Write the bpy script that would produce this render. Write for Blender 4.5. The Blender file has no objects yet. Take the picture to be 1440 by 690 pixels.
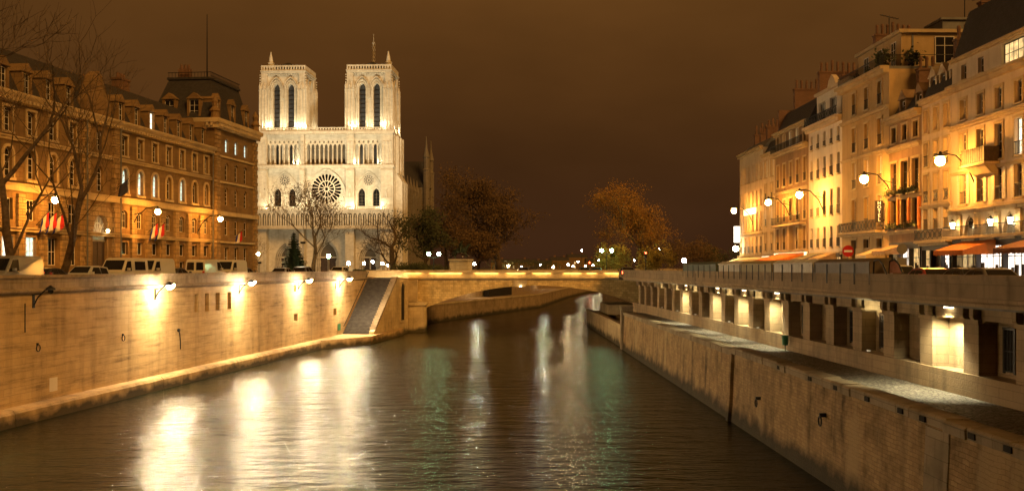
import bpy, math, random
from mathutils import Vector, Matrix
R = math.radians
C = bpy.context.scene.collection
scn = bpy.context.scene

# ------------------------------------------------------------------ camera
cam_d = bpy.data.cameras.new("camera"); cam = bpy.data.objects.new("camera", cam_d); C.objects.link(cam)
cam.location = (0, 0, 9.0); cam.rotation_euler = (R(90), 0, 0)
cam_d.sensor_width = 36; cam_d.lens = 37.5; cam_d.shift_y = 31/1440
cam_d.clip_start = 0.2; cam_d.clip_end = 4000
scn.camera = cam
scn.view_settings.view_transform = 'Standard'; scn.view_settings.look = 'None'
scn.view_settings.exposure = 0.0; scn.view_settings.gamma = 1
scn.render.engine = 'CYCLES'
scn.cycles.use_denoising = True
scn.cycles.max_bounces = 5; scn.cycles.diffuse_bounces = 3; scn.cycles.glossy_bounces = 3
scn.cycles.sample_clamp_indirect = 4.0; scn.cycles.sample_clamp_direct = 0.0
scn.cycles.caustics_reflective = False; scn.cycles.caustics_refractive = False

# ------------------------------------------------------------------ night sky: low cloud lit brown by the city
w = bpy.data.worlds.new("World"); scn.world = w; w.use_nodes = True
nt = w.node_tree; nt.nodes.clear()
out = nt.nodes.new('ShaderNodeOutputWorld'); bg = nt.nodes.new('ShaderNodeBackground')
tc = nt.nodes.new('ShaderNodeTexCoord'); sp = nt.nodes.new('ShaderNodeSeparateXYZ')
ramp = nt.nodes.new('ShaderNodeValToRGB')
el = ramp.color_ramp.elements
el[0].position = 0.0; el[0].color = (0.045, 0.0172, 0.0066, 1)
el[1].position = 0.30; el[1].color = (0.126, 0.0505, 0.0105, 1)
e = el.new(0.07); e.color = (0.054, 0.0208, 0.0066, 1)
e = el.new(0.16); e.color = (0.086, 0.0335, 0.0080, 1)
mp = nt.nodes.new('ShaderNodeMapping'); mp.inputs['Scale'].default_value = (1.5, 1.5, 3.6)
nz = nt.nodes.new('ShaderNodeTexNoise'); nz.inputs['Scale'].default_value = 1.7; nz.inputs['Detail'].default_value = 5
mr = nt.nodes.new('ShaderNodeMapRange'); mr.inputs[1].default_value = 0.3; mr.inputs[2].default_value = 0.72
mr.inputs[3].default_value = 0.74; mr.inputs[4].default_value = 1.26
mx = nt.nodes.new('ShaderNodeVectorMath'); mx.operation = 'SCALE'
nt.links.new(tc.outputs['Generated'], sp.inputs[0]); nt.links.new(sp.outputs['Z'], ramp.inputs[0])
nt.links.new(tc.outputs['Generated'], mp.inputs[0]); nt.links.new(mp.outputs[0], nz.inputs['Vector'])
nt.links.new(nz.outputs['Fac'], mr.inputs[0])
nt.links.new(ramp.outputs[0], mx.inputs[0]); nt.links.new(mr.outputs[0], mx.inputs['Scale'])
nt.links.new(mx.outputs[0], bg.inputs[0]); nt.links.new(bg.outputs[0], out.inputs[0])
bg.inputs[1].default_value = 1.0

# added fill for the quay wall and bridge: one wide, warm sun from behind the camera
sd = bpy.data.lights.new('fill_sun', 'SUN'); sd.energy = 2.5; sd.angle = R(24); sd.color = (1.0, .51, .135)
so = bpy.data.objects.new('fill_sun', sd); C.objects.link(so); so.rotation_euler = Vector((-.56, .70, -.66)).to_track_quat('-Z','Y').to_euler()

# light levels of the lamps (emitted radiance) in one place
SODIUM = (1.0, 0.41, 0.06); WARM = (1.0, 0.70, 0.35); GREENISH = (0.50, 1.0, 0.52); COOL = (0.80, 1.0, 0.86)
LV = dict(street_right=900, street_left=760, wall_lamp=4200, wall_spot=1500, post=260, flood=14000, ledge=1100,
          niche=900, strip=95)

# ------------------------------------------------------------------ materials
MATS = {}
def newmat(name):
    m = bpy.data.materials.new(name); m.use_nodes = True; MATS[name] = m
    return m, m.node_tree.nodes, m.node_tree.links, m.node_tree.nodes['Principled BSDF']
def plain(name, c, rough=0.7, metal=0.0, var=0.25, scale=3.0, bump=0.0, spec=0.3):
    m, N, L, b = newmat(name)
    b.inputs['Roughness'].default_value = rough; b.inputs['Metallic'].default_value = metal
    b.inputs['Specular IOR Level'].default_value = spec
    t = N.new('ShaderNodeTexCoord'); n = N.new('ShaderNodeTexNoise'); n.inputs['Scale'].default_value = scale; n.inputs['Detail'].default_value = 6
    r = N.new('ShaderNodeMapRange'); r.inputs[1].default_value = .3; r.inputs[2].default_value = .7
    r.inputs[3].default_value = 1-var; r.inputs[4].default_value = 1+var
    v = N.new('ShaderNodeVectorMath'); v.operation = 'SCALE'; v.inputs[0].default_value = c
    L.new(t.outputs['Object'], n.inputs['Vector']); L.new(n.outputs['Fac'], r.inputs[0]); L.new(r.outputs[0], v.inputs['Scale'])
    L.new(v.outputs[0], b.inputs['Base Color'])
    if bump:
        bp = N.new('ShaderNodeBump'); bp.inputs['Strength'].default_value = bump; bp.inputs['Distance'].default_value = .05
        L.new(n.outputs['Fac'], bp.inputs['Height']); L.new(bp.outputs[0], b.inputs['Normal'])
    return m
def stone(name, c1, c2, bw=0.9, bh=0.38, mortar=0.55, stain=0.5, grime=(0.05, 0.035, 0.02), bump=0.5, rough=0.85,
          streak=0.35, nscale=0.35, msize=0.012, warp=0.0, course=0.0, wet=0.0, patch=None):
    """coursed masonry: blocks, joints, blotches, vertical runs of dirt"""
    m, N, L, b = newmat(name)
    b.inputs['Roughness'].default_value = rough; b.inputs['Specular IOR Level'].default_value = 0.25
    t = N.new('ShaderNodeTexCoord'); s = N.new('ShaderNodeSeparateXYZ'); a = N.new('ShaderNodeMath'); a.operation = 'ADD'
    cb = N.new('ShaderNodeCombineXYZ')
    L.new(t.outputs['Object'], s.inputs[0]); L.new(s.outputs['X'], a.inputs[0]); L.new(s.outputs['Y'], a.inputs[1])
    L.new(a.outputs[0], cb.inputs[0]); L.new(s.outputs['Z'], cb.inputs[1])
    if warp:        # old masonry: the courses wander
        nw = N.new('ShaderNodeTexNoise'); nw.inputs['Scale'].default_value = .9; nw.inputs['Detail'].default_value = 3
        L.new(t.outputs['Object'], nw.inputs['Vector'])
        vm = N.new('ShaderNodeVectorMath'); vm.operation = 'MULTIPLY_ADD'; vm.inputs[1].default_value = (warp*1.5, warp, 0)
        L.new(nw.outputs['Color'], vm.inputs[0]); L.new(cb.outputs[0], vm.inputs[2]); cb = vm
    br = N.new('ShaderNodeTexBrick'); br.inputs['Scale'].default_value = 1; br.inputs['Brick Width'].default_value = bw
    br.inputs['Row Height'].default_value = bh; br.inputs['Mortar Size'].default_value = msize; br.inputs['Mortar Smooth'].default_value = .4
    br.inputs['Color1'].default_value = (*c1, 1); br.inputs['Color2'].default_value = (*c2, 1)
    br.inputs['Mortar'].default_value = (*[x*mortar for x in c1], 1)
    L.new(cb.outputs[0], br.inputs['Vector'])
    n = N.new('ShaderNodeTexNoise'); n.inputs['Scale'].default_value = nscale; n.inputs['Detail'].default_value = 9; n.inputs['Roughness'].default_value = .68
    L.new(t.outputs['Object'], n.inputs['Vector'])
    r = N.new('ShaderNodeMapRange'); r.inputs[1].default_value = .46; r.inputs[2].default_value = .74; r.inputs[4].default_value = stain
    L.new(n.outputs['Fac'], r.inputs[0])
    mp2 = N.new('ShaderNodeMapping'); mp2.inputs['Scale'].default_value = (1.3, .12, 1)
    L.new(cb.outputs[0], mp2.inputs[0])
    n2 = N.new('ShaderNodeTexNoise'); n2.inputs['Scale'].default_value = 1; n2.inputs['Detail'].default_value = 5
    L.new(mp2.outputs[0], n2.inputs['Vector'])
    r2 = N.new('ShaderNodeMapRange'); r2.inputs[1].default_value = .5; r2.inputs[2].default_value = .78; r2.inputs[4].default_value = streak
    L.new(n2.outputs['Fac'], r2.inputs[0])
    ad = N.new('ShaderNodeMath'); ad.operation = 'ADD'; ad.use_clamp = True
    L.new(r.outputs[0], ad.inputs[0]); L.new(r2.outputs[0], ad.inputs[1])
    mixf = ad
    if course:      # dark horizontal weathering that follows the courses
        mp3 = N.new('ShaderNodeMapping'); mp3.inputs['Scale'].default_value = (.22, 2.4, 1); L.new(cb.outputs[0], mp3.inputs[0])
        n3 = N.new('ShaderNodeTexNoise'); n3.inputs['Scale'].default_value = 1; n3.inputs['Detail'].default_value = 8; n3.inputs['Roughness'].default_value = .7
        L.new(mp3.outputs[0], n3.inputs['Vector'])
        r3 = N.new('ShaderNodeMapRange'); r3.inputs[1].default_value = .5; r3.inputs[2].default_value = .7; r3.inputs[4].default_value = course
        L.new(n3.outputs['Fac'], r3.inputs[0])
        ad2 = N.new('ShaderNodeMath'); ad2.operation = 'ADD'; ad2.use_clamp = True
        L.new(ad.outputs[0], ad2.inputs[0]); L.new(r3.outputs[0], ad2.inputs[1]); mixf = ad2
    mix = N.new('ShaderNodeMixRGB'); mix.inputs[2].default_value = (*grime, 1)
    L.new(mixf.outputs[0], mix.inputs[0]); L.new(br.outputs['Color'], mix.inputs[1]); L.new(mix.outputs[0], b.inputs['Base Color'])
    last = mix
    if patch:       # repaired and lime washed areas
        np_ = N.new('ShaderNodeTexNoise'); np_.inputs['Scale'].default_value = .30; np_.inputs['Detail'].default_value = 6; np_.inputs['Roughness'].default_value = .6
        mo = N.new('ShaderNodeMapping'); mo.inputs['Location'].default_value = (31,7,3); mo.inputs['Scale'].default_value = (1,1,.7); L.new(t.outputs['Object'], mo.inputs[0]); L.new(mo.outputs[0], np_.inputs['Vector'])
        rp = N.new('ShaderNodeMapRange'); rp.inputs[1].default_value = .54; rp.inputs[2].default_value = .62; rp.inputs[4].default_value = .75
        L.new(np_.outputs['Fac'], rp.inputs[0]); mp_ = N.new('ShaderNodeMixRGB'); mp_.inputs[2].default_value = (*patch, 1)
        L.new(rp.outputs[0], mp_.inputs[0]); L.new(last.outputs[0], mp_.inputs[1]); last = mp_
    if wet:         # algae and tide mark above the water
        nw2 = N.new('ShaderNodeTexNoise'); nw2.inputs['Scale'].default_value = .8; nw2.inputs['Detail'].default_value = 6; L.new(t.outputs['Object'], nw2.inputs['Vector'])
        ma = N.new('ShaderNodeMath'); ma.operation = 'MULTIPLY_ADD'; ma.inputs[1].default_value = -1.3; L.new(nw2.outputs['Fac'], ma.inputs[0]); L.new(s.outputs['Z'], ma.inputs[2])
        rw = N.new('ShaderNodeMapRange'); rw.inputs[1].default_value = wet-.95; rw.inputs[2].default_value = wet-.35; rw.inputs[3].default_value = .92; rw.inputs[4].default_value = 0
        L.new(ma.outputs[0], rw.inputs[0]); mw = N.new('ShaderNodeMixRGB'); mw.inputs[2].default_value = (.022,.020,.010,1)
        L.new(rw.outputs[0], mw.inputs[0]); L.new(last.outputs[0], mw.inputs[1]); last = mw
    L.new(last.outputs[0], b.inputs['Base Color'])
    nf = N.new('ShaderNodeTexNoise'); nf.inputs['Scale'].default_value = 9; nf.inputs['Detail'].default_value = 5
    L.new(t.outputs['Object'], nf.inputs['Vector'])
    sc = N.new('ShaderNodeMath'); sc.operation = 'MULTIPLY_ADD'; sc.inputs[1].default_value = -1.0
    L.new(br.outputs['Fac'], sc.inputs[0]); L.new(nf.outputs['Fac'], sc.inputs[2])
    bp = N.new('ShaderNodeBump'); bp.inputs['Strength'].default_value = bump; bp.inputs['Distance'].default_value = .04
    L.new(sc.outputs[0], bp.inputs['Height']); L.new(bp.outputs[0], b.inputs['Normal'])
    return m
def glow(name, c, strength):
    m, N, L, b = newmat(name)
    b.inputs['Base Color'].default_value = (.6, .6, .6, 1)
    b.inputs['Emission Color'].default_value = (*c, 1); b.inputs['Emission Strength'].default_value = strength
    return m
def lit_window(name, c, strength):
    """a lit room seen through curtains: uneven brightness from pane to pane"""
    m, N, L, b = newmat(name)
    b.inputs['Base Color'].default_value = (.1, .1, .1, 1); b.inputs['Roughness'].default_value = .2
    t = N.new('ShaderNodeTexCoord'); n = N.new('ShaderNodeTexNoise'); n.inputs['Scale'].default_value = 2.3; n.inputs['Detail'].default_value = 3
    r = N.new('ShaderNodeMapRange'); r.inputs[1].default_value = .3; r.inputs[2].default_value = .7; r.inputs[3].default_value = strength*.45; r.inputs[4].default_value = strength*1.3
    L.new(t.outputs['Object'], n.inputs['Vector']); L.new(n.outputs['Fac'], r.inputs[0])
    b.inputs['Emission Color'].default_value = (*c, 1); L.new(r.outputs[0], b.inputs['Emission Strength'])
    return m

stone('quay_stone', (.52, .365, .18), (.47, .325, .15), 1.1, .42, .72, .5, (.13, .085, .038), .7, course=.65, streak=.4, warp=.05, wet=.55)
stone('quay_parapet', (.30, .23, .15), (.25, .19, .12), 1.6, .9, .5, .7, (.05, .036, .02), .6, streak=.6)
stone('right_wall', (.38, .255, .115), (.29, .19, .083), .5, .155, .6, .85, (.055, .036, .015), .9, streak=.65, nscale=.6, msize=.012, warp=.16, wet=.75, patch=(.36,.26,.13))
stone('right_coping', (.30, .24, .15), (.24, .19, .115), 1.3, .6, .5, .7, (.04, .03, .016), .7)
stone('low_quay_stone', (.30, .215, .12), (.25, .175, .095), 1.2, .5, .6, .6, (.07, .05, .025), .6, wet=.6, warp=.04)
stone('arcade_stone', (.34, .245, .135), (.285, .205, .11), 1.0, .36, .6, .55, (.06, .045, .028), .5, streak=.5)
stone('arcade_parapet', (.27, .195, .11), (.23, .165, .09), 2.1, 1.2, .6, .6, (.05, .036, .02), .4, streak=.7)
stone('bridge_stone', (.68, .50, .21), (.44, .31, .12), .55, .33, .55, .55, (.07, .05, .02), 1.0, msize=.03)
stone('bridge_smooth', (.50, .385, .21), (.43, .325, .17), 1.2, .5, .6, .6, (.08, .06, .03), .6, wet=.6, warp=.04)
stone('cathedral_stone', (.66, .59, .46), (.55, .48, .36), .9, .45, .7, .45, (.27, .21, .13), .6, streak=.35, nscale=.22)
stone('cathedral_shaded', (.20, .165, .115), (.16, .13, .09), .9, .45, .7, .5, (.12, .09, .06), .5)  # cathedral stone again, shade of its unlit parts put into the colour
stone('police_stone', (.23, .14, .056), (.175, .105, .042), 1.1, .46, .55, .5, (.09, .06, .032), .7, streak=.45)
stone('rusticated_stone', (.34, .225, .105), (.28, .18, .08), 1.2, .52, .3, .4, (.10, .07, .04), 1.2, msize=.035)
stone('plaster_cream', (.56, .44, .29), (.54, .42, .275), 4, 3.1, .95, .35, (.22, .165, .10), .2, streak=.4)
stone('plaster_white', (.64, .57, .47), (.62, .55, .45), 4, 3.1, .95, .3, (.27, .21, .15), .2, streak=.35)
stone('plaster_ochre', (.44, .30, .14), (.42, .285, .13), 4, 3.1, .9, .45, (.15, .10, .05), .25, streak=.5)
stone('plaster_brown', (.30, .19, .10), (.28, .175, .09), 4, 3.1, .9, .5, (.09, .055, .03), .25, streak=.5)
stone('cut_stone', (.48, .36, .20), (.44, .33, .18), 1.0, .42, .7, .4, (.14, .10, .06), .5, streak=.4)
stone('brick_chimney', (.22, .12, .07), (.17, .09, .05), .24, .075, .8, .5, (.05, .03, .02), .5, msize=.01)
def slate():
    m, N, L, b = newmat('slate'); return m
stone('slate_roof', (.050, .044, .040), (.034, .030, .028), .3, .22, .5, .4, (.02, .018, .016), .5, rough=.55)
plain('zinc', (.13, .125, .12), .5, .4, .25, 1.2)
plain('iron', (.02, .019, .018), .5, .6, .2, 6)
plain('dark_wood', (.05, .03, .017), .6, 0, .35, 4)
plain('white_frame', (.55, .50, .42), .6, 0, .12, 4)
plain('shutter_paint', (.56, .51, .42), .6, 0, .15, 5)
plain('shutter_brown', (.20, .13, .075), .6, 0, .2, 5)
plain('asphalt', (.05, .048, .045), .8, 0, .3, 2, .3)
plain('paving', (.16, .145, .12), .85, 0, .3, 1.5, .2)
plain('ground_soil', (.07, .06, .045), .95, 0, .35, .4, .2)
plain('opening_dark', (.012, .010, .008), .9, 0, .4, 2)
plain('louvre', (.045, .042, .040), .7, 0, .3, 2)
plain('rubber', (.015, .015, .015), .8, 0, .1)
plain('bark', (.075, .050, .028), .95, 0, .4, 5, .6)
plain('bark_grey', (.11, .085, .055), .95, 0, .4, 5, .6)
plain('leaf_dark', (.045, .050, .020), .7, 0, .5, .6)
plain('leaf_brown', (.095, .056, .021), .7, 0, .5, .6)
plain('leaf_orange', (.22, .115, .022), .7, 0, .5, .5)
plain('leaf_yellow', (.23, .17, .03), .7, 0, .5, .5)
plain('needle', (.010, .020, .010), .8, 0, .4, 1)
plain('bronze', (.04, .055, .04), .5, .5, .3, 3)
plain('bin_green', (.03, .16, .07), .45, 0, .15)
plain('steel', (.35, .34, .32), .35, .9, .1)
plain('canvas_orange', (.55, .17, .03), .8, 0, .15, 3)
plain('canvas_cream', (.62, .52, .34), .8, 0, .15, 3)
plain('canvas_maroon', (.30, .13, .07), .8, 0, .2, 3)
plain('canvas_tan', (.42, .30, .20), .8, 0, .2, 3)
plain('canvas_grey', (.16, .15, .13), .8, 0, .2, 3)
plain('sign_white', (.8, .8, .78), .5, 0, .04); plain('sign_red', (.5, .02, .015), .4, 0, .08)
plain('sign_blue', (.03, .06, .35), .4, 0, .08); plain('sign_black', (.03, .022, .018), .5, 0, .1)
plain('flag_blue', (.02, .035, .25), .8, 0, .15); plain('flag_white', (.42, .40, .38), .8, 0, .06); plain('flag_red', (.28, .012, .016), .8, 0, .12)
plain('flag_dark', (.03, .03, .05), .8, 0, .2)
plain('box_pale', (.34, .31, .24), .6, 0, .25, 2.5); plain('box_olive', (.20, .16, .06), .6, 0, .25, 2.5)
plain('box_grey', (.40, .37, .30), .6, 0, .3, 2.5); plain('box_brown', (.085, .06, .035), .6, 0, .3, 2.5); plain('box_green', (.035, .05, .028), .6, 0, .3, 2.5)
plain('tread', (.05, .044, .038), .85, 0, .35, 2.2, .3)
plain('flower', (.30, .05, .04), .8, 0, .5, 3)
m, N, L, b = newmat('window_glass')
b.inputs['Base Color'].default_value = (.012, .011, .010, 1); b.inputs['Roughness'].default_value = .12
b.inputs['Specular IOR Level'].default_value = .6
m, N, L, b = newmat('car_glass'); b.inputs['Base Color'].default_value = (.01, .01, .01, 1); b.inputs['Roughness'].default_value = .05
for nm, c in (('paint_white', (.45, .42, .36)), ('paint_silver', (.36, .36, .35)), ('paint_black', (.02, .02, .022)), ('paint_red', (.30, .03, .02)), ('paint_blue', (.04, .06, .13)), ('paint_grey', (.15, .15, .15))):
    m, N, L, b = newmat(nm); b.inputs['Base Color'].default_value = (*c, 1); b.inputs['Roughness'].default_value = .3
    b.inputs['Coat Weight'].default_value = .5; b.inputs['Coat Roughness'].default_value = .1
glow('lamp_sodium_right', SODIUM, LV['street_right']); glow('lamp_sodium_left', SODIUM, LV['street_left'])
glow('lamp_wall', (1.0,.78,.47), LV['wall_lamp']*.55); glow('river_fill', (1.0, .76, .45), 7000); glow('lamp_green', GREENISH, LV['post']*.5); glow('lamp_warm', WARM, LV['post']*1.1)  # the river-facing emitter is added fill for the water and right wall
glow('lamp_cool', COOL, LV['post']*.5); glow('lamp_strip', (1.0, .62, .2), LV['strip']); glow('lamp_red', (1, .03, .01), 40)
glow('lamp_star', (1.0, .66, .28), 900)
glow('tail_glow', (1, .06, .02), 25); glow('head_glow', (1, .9, .65), 60); glow('sign_glow', (1.0, .80, .5), 2.2); glow('sign_glow_strong', (1.0, .93, .78), 4.5); glow('sign_letter', (1.0, .72, .32), 1.4)
glow('uplight_glass', (1,.88,.55), .3); lit_window('shop_glow', (1.0, .86, .72), 2.6); lit_window('shop_warm', (1.0, .60, .22), .9); glow('far_lamp', (1.0, .8, .45), 220)
glow('lamp_niche', (1.0, .88, .55), 14); glow('lantern_glow', (1.0, .78, .42), 55)
lit_window('room_cool', (.72, .95, .82), 1.25); lit_window('room_warm', (1.0, .66, .26), 1.2); lit_window('room_white', (1.0, .92, .68), 2.2); lit_window('room_dim', (1.0, .62, .24), .22)
plain('tail_red', (.35, .01, .01), .3); plain('headlamp', (.6, .6, .55), .15)

# ------------------------------------------------------------------ mesh builder
class MB:
    def __init__(s): s.v = []; s.f = []
    def add(s, vs, fs):
        o = len(s.v); s.v += [tuple(p) for p in vs]; s.f += [tuple(i+o for i in f) for f in fs]
    def box(s, x0, x1, y0, y1, z0, z1):
        s.add([(x0,y0,z0),(x1,y0,z0),(x1,y1,z0),(x0,y1,z0),(x0,y0,z1),(x1,y0,z1),(x1,y1,z1),(x0,y1,z1)],
              [(0,3,2,1),(4,5,6,7),(0,1,5,4),(1,2,6,5),(2,3,7,6),(3,0,4,7)])
    def quad(s, a, b, c, d): s.add([a,b,c,d], [(0,1,2,3)])
    def prism(s, pts, a0, a1, plane='xz'):
        n = len(pts)
        def P(p, a):
            return (p[0], a, p[1]) if plane == 'xz' else ((p[0], p[1], a) if plane == 'xy' else (a, p[0], p[1]))
        s.add([P(p,a0) for p in pts]+[P(p,a1) for p in pts],
              [tuple(range(n)), tuple(range(2*n-1, n-1, -1))]+[(i,(i+1)%n,(i+1)%n+n,i+n) for i in range(n)])
    def frustum(s, x0,x1,y0,y1,z0, X0,X1,Y0,Y1,z1):
        s.add([(x0,y0,z0),(x1,y0,z0),(x1,y1,z0),(x0,y1,z0),(X0,Y0,z1),(X1,Y0,z1),(X1,Y1,z1),(X0,Y1,z1)],
              [(0,3,2,1),(4,5,6,7),(0,1,5,4),(1,2,6,5),(2,3,7,6),(3,0,4,7)])
    def tube(s, pts, rad, n=6, caps=True):
        pts = [Vector(p) for p in pts]; m = len(pts)
        if not isinstance(rad, (list, tuple)): rad = [rad]*m
        vs = []; up = Vector((.13,.21,.97))
        for i, p in enumerate(pts):
            d = (pts[min(i+1,m-1)]-pts[max(i-1,0)])
            if d.length < 1e-9: d = Vector((0,0,1))
            d.normalize()
            a = d.cross(up)
            if a.length < .05: a = d.cross(Vector((1,0,0)))
            a.normalize(); b = d.cross(a)
            for k in range(n):
                t = 2*math.pi*k/n; vs.append(p+(a*math.cos(t)+b*math.sin(t))*rad[i])
        fs = [(i*n+k, i*n+(k+1)%n, (i+1)*n+(k+1)%n, (i+1)*n+k) for i in range(m-1) for k in range(n)]
        if caps: fs += [tuple(range(n-1,-1,-1)), tuple(range((m-1)*n, m*n))]
        s.add(vs, fs)
    def lathe(s, c, prof, n=12):
        x,y,z = c; vs = []; m = len(prof)
        for r,h in prof:
            for k in range(n): vs.append((x+r*math.cos(2*math.pi*k/n), y+r*math.sin(2*math.pi*k/n), z+h))
        fs = [(i*n+k, i*n+(k+1)%n, (i+1)*n+(k+1)%n, (i+1)*n+k) for i in range(m-1) for k in range(n)]
        fs += [tuple(range(n-1,-1,-1)), tuple(range((m-1)*n, m*n))]
        s.add(vs, fs)
    def ball(s, c, r, n=10, m=6, sx=1, sy=1, sz=1):
        prof = [(max(r*math.sin(math.pi*i/m),1e-4), -r*math.cos(math.pi*i/m)) for i in range(m+1)]
        o = len(s.v); s.lathe((0,0,0), prof, n)
        for i in range(o, len(s.v)):
            p = s.v[i]; s.v[i] = (c[0]+p[0]*sx, c[1]+p[1]*sy, c[2]+p[2]*sz)
    def ring(s, c, r0, r1, y0, y1, n=32, a0=0, a1=2*math.pi):
        """flat ring (annulus) standing in the xz plane, thick in y"""
        vs = []; full = abs(a1-a0-2*math.pi) < 1e-6
        k = n if full else n+1
        for i in range(k):
            t = a0+(a1-a0)*i/n
            for r,y in ((r0,y0),(r1,y0),(r1,y1),(r0,y1)): vs.append((c[0]+r*math.cos(t), y, c[1]+r*math.sin(t)))
        fs = []
        for i in range(n):
            j = (i+1)%k
            for q in range(4): fs.append((i*4+q, i*4+(q+1)%4, j*4+(q+1)%4, j*4+q))
        s.add(vs, fs)
    def bar(s, a, b, wd, y0, y1, w2=None):
        """straight bar in the xz plane from a to b"""
        d = Vector((b[0]-a[0], b[1]-a[1])); d.normalize(); q = Vector((-d.y, d.x)); w2 = wd if w2 is None else w2
        pts = [(a[0]-q.x*wd/2,a[1]-q.y*wd/2),(b[0]-q.x*w2/2,b[1]-q.y*w2/2),(b[0]+q.x*w2/2,b[1]+q.y*w2/2),(a[0]+q.x*wd/2,a[1]+q.y*wd/2)]
        s.prism(pts, y0, y1)
    def mesh(s, name, mat, smooth=False):
        me = bpy.data.meshes.new(name); me.from_pydata(s.v, [], s.f); me.update()
        me.materials.append(MATS[mat])
        if smooth: me.polygons.foreach_set('use_smooth', [True]*len(me.polygons))
        return me
    def build(s, name, mat, parent=None, smooth=False, loc=None):
        return put(name, s.mesh(name, mat, smooth), parent, loc)
def put(name, me, parent=None, loc=None, rot=None):
    o = bpy.data.objects.new(name, me); C.objects.link(o)
    if parent: o.parent = parent
    if loc: o.location = loc
    if rot: o.rotation_euler = rot
    return o
def tag(o, label=None, cat=None, group=None, kind=None):
    if label: o['label'] = label
    if cat: o['category'] = cat
    if group: o['group'] = group
    if kind: o['kind'] = kind
    return o
def thing(name, label, cat, loc=(0,0,0), rotz=0.0, group=None):
    o = bpy.data.objects.new(name, None); C.objects.link(o); o.location = loc; o.rotation_euler = (0,0,rotz)
    o.empty_display_size = .3
    return tag(o, label, cat, group)
def copy_tree(o, parent=None):
    c = o.copy(); C.objects.link(c)
    if parent: c.parent = parent
    for ch in list(o.children): copy_tree(ch, c)
    return c
def lamp(name, kind, loc, color, power, parent, radius=.1, direction=None, size=None, blend=.3):
    d = bpy.data.lights.new(name, kind); d.color = color; d.energy = power
    if kind == 'AREA':
        d.shape = 'RECTANGLE'; d.size, d.size_y = size
    else: d.shadow_soft_size = radius
    if kind == 'SPOT': d.spot_size = size; d.spot_blend = blend
    o = bpy.data.objects.new(name, d); C.objects.link(o); o.parent = parent; o.location = loc
    if direction is not None: o.rotation_euler = Vector(direction).to_track_quat('-Z', 'Y').to_euler()
    return o

# ------------------------------------------------------------------ walls with real openings
def arch_pts(xa, xb, zb, kind, n=6):
    w_ = xb-xa; c = (xa+xb)/2
    if kind == 'round':
        r = w_/2; zs = zb-r
        return [(c-r*math.cos(math.pi*i/(2*n)), zs+r*math.sin(math.pi*i/(2*n))) for i in range(2*n+1)]
    if kind == 'seg':
        h = .2*w_; zs = zb-h; r = (w_*w_/4+h*h)/(2*h); a = math.asin(w_/2/r)
        return [(c+r*math.sin(-a+2*a*i/(2*n)), zb-r+r*math.cos(-a+2*a*i/(2*n))) for i in range(2*n+1)]
    k = 1.0 if kind == 'point' else .75         # pointed: arcs of radius k*width
    r = k*w_; H = math.sqrt(max(r*r-(r-w_/2)**2, 0)); zs = zb-H
    am = math.acos((r-w_/2)/r)
    l = [(xa+r-r*math.cos(am*i/n), zs+r*math.sin(am*i/n)) for i in range(n+1)]
    return l+[(xa+xb-x, z) for x,z in l[-2::-1]]
def wall(mb, x0, x1, z0, z1, ops, depth, P):
    """front sheet with openings; P(s, d, z) maps (along, outward, up) to the thing's own space"""
    xs = sorted(set([x0,x1]+[v for o in ops for v in o[:2]])); zs = sorted(set([z0,z1]+[v for o in ops for v in o[2:4]]))
    xs = [x for x in xs if x0-1e-6 <= x <= x1+1e-6]; zs = [z for z in zs if z0-1e-6 <= z <= z1+1e-6]
    for i in range(len(xs)-1):
        run = None
        for j in range(len(zs)):
            inside = True
            if j < len(zs)-1:
                cx, cz = (xs[i]+xs[i+1])/2, (zs[j]+zs[j+1])/2
                inside = any(o[0] < cx < o[1] and o[2] < cz < o[3] for o in ops)
            if not inside and run is None: run = zs[j]
            if inside and run is not None:
                mb.quad(P(xs[i],0,run), P(xs[i+1],0,run), P(xs[i+1],0,zs[j]), P(xs[i],0,zs[j])); run = None
    for o in ops:
        xa, xb, za, zb = o[:4]; kind = o[4] if len(o) > 4 else None
        if kind:
            pts = arch_pts(xa, xb, zb, kind); m_ = len(pts)//2; zsp = pts[0][1]
            mb.add([P(xa,0,zb)]+[P(x,0,z) for x,z in pts[:m_+1]], [tuple(range(m_+2))])
            mb.add([P(xb,0,zb)]+[P(x,0,z) for x,z in pts[m_:]], [tuple(range(len(pts)-m_+1))])
            for (ax,az),(bx,bz) in zip(pts[:-1], pts[1:]): mb.quad(P(ax,0,az), P(bx,0,bz), P(bx,-depth,bz), P(ax,-depth,az))
        else:
            zsp = zb; mb.quad(P(xa,0,zb), P(xb,0,zb), P(xb,-depth,zb), P(xa,-depth,zb))
        mb.quad(P(xa,0,za), P(xb,0,za), P(xb,-depth,za), P(xa,-depth,za))
        for x in (xa, xb): mb.quad(P(x,0,za), P(x,0,zsp), P(x,-depth,zsp), P(x,-depth,za))
def obox(mb, P, s0, s1, d0, d1, z0, z1):
    vs = [P(s,d,z) for z in (z0,z1) for s,d in ((s0,d0),(s1,d0),(s1,d1),(s0,d1))]
    mb.add(vs, [(0,3,2,1),(4,5,6,7),(0,1,5,4),(1,2,6,5),(2,3,7,6),(3,0,4,7)])
_wc = {}
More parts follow.
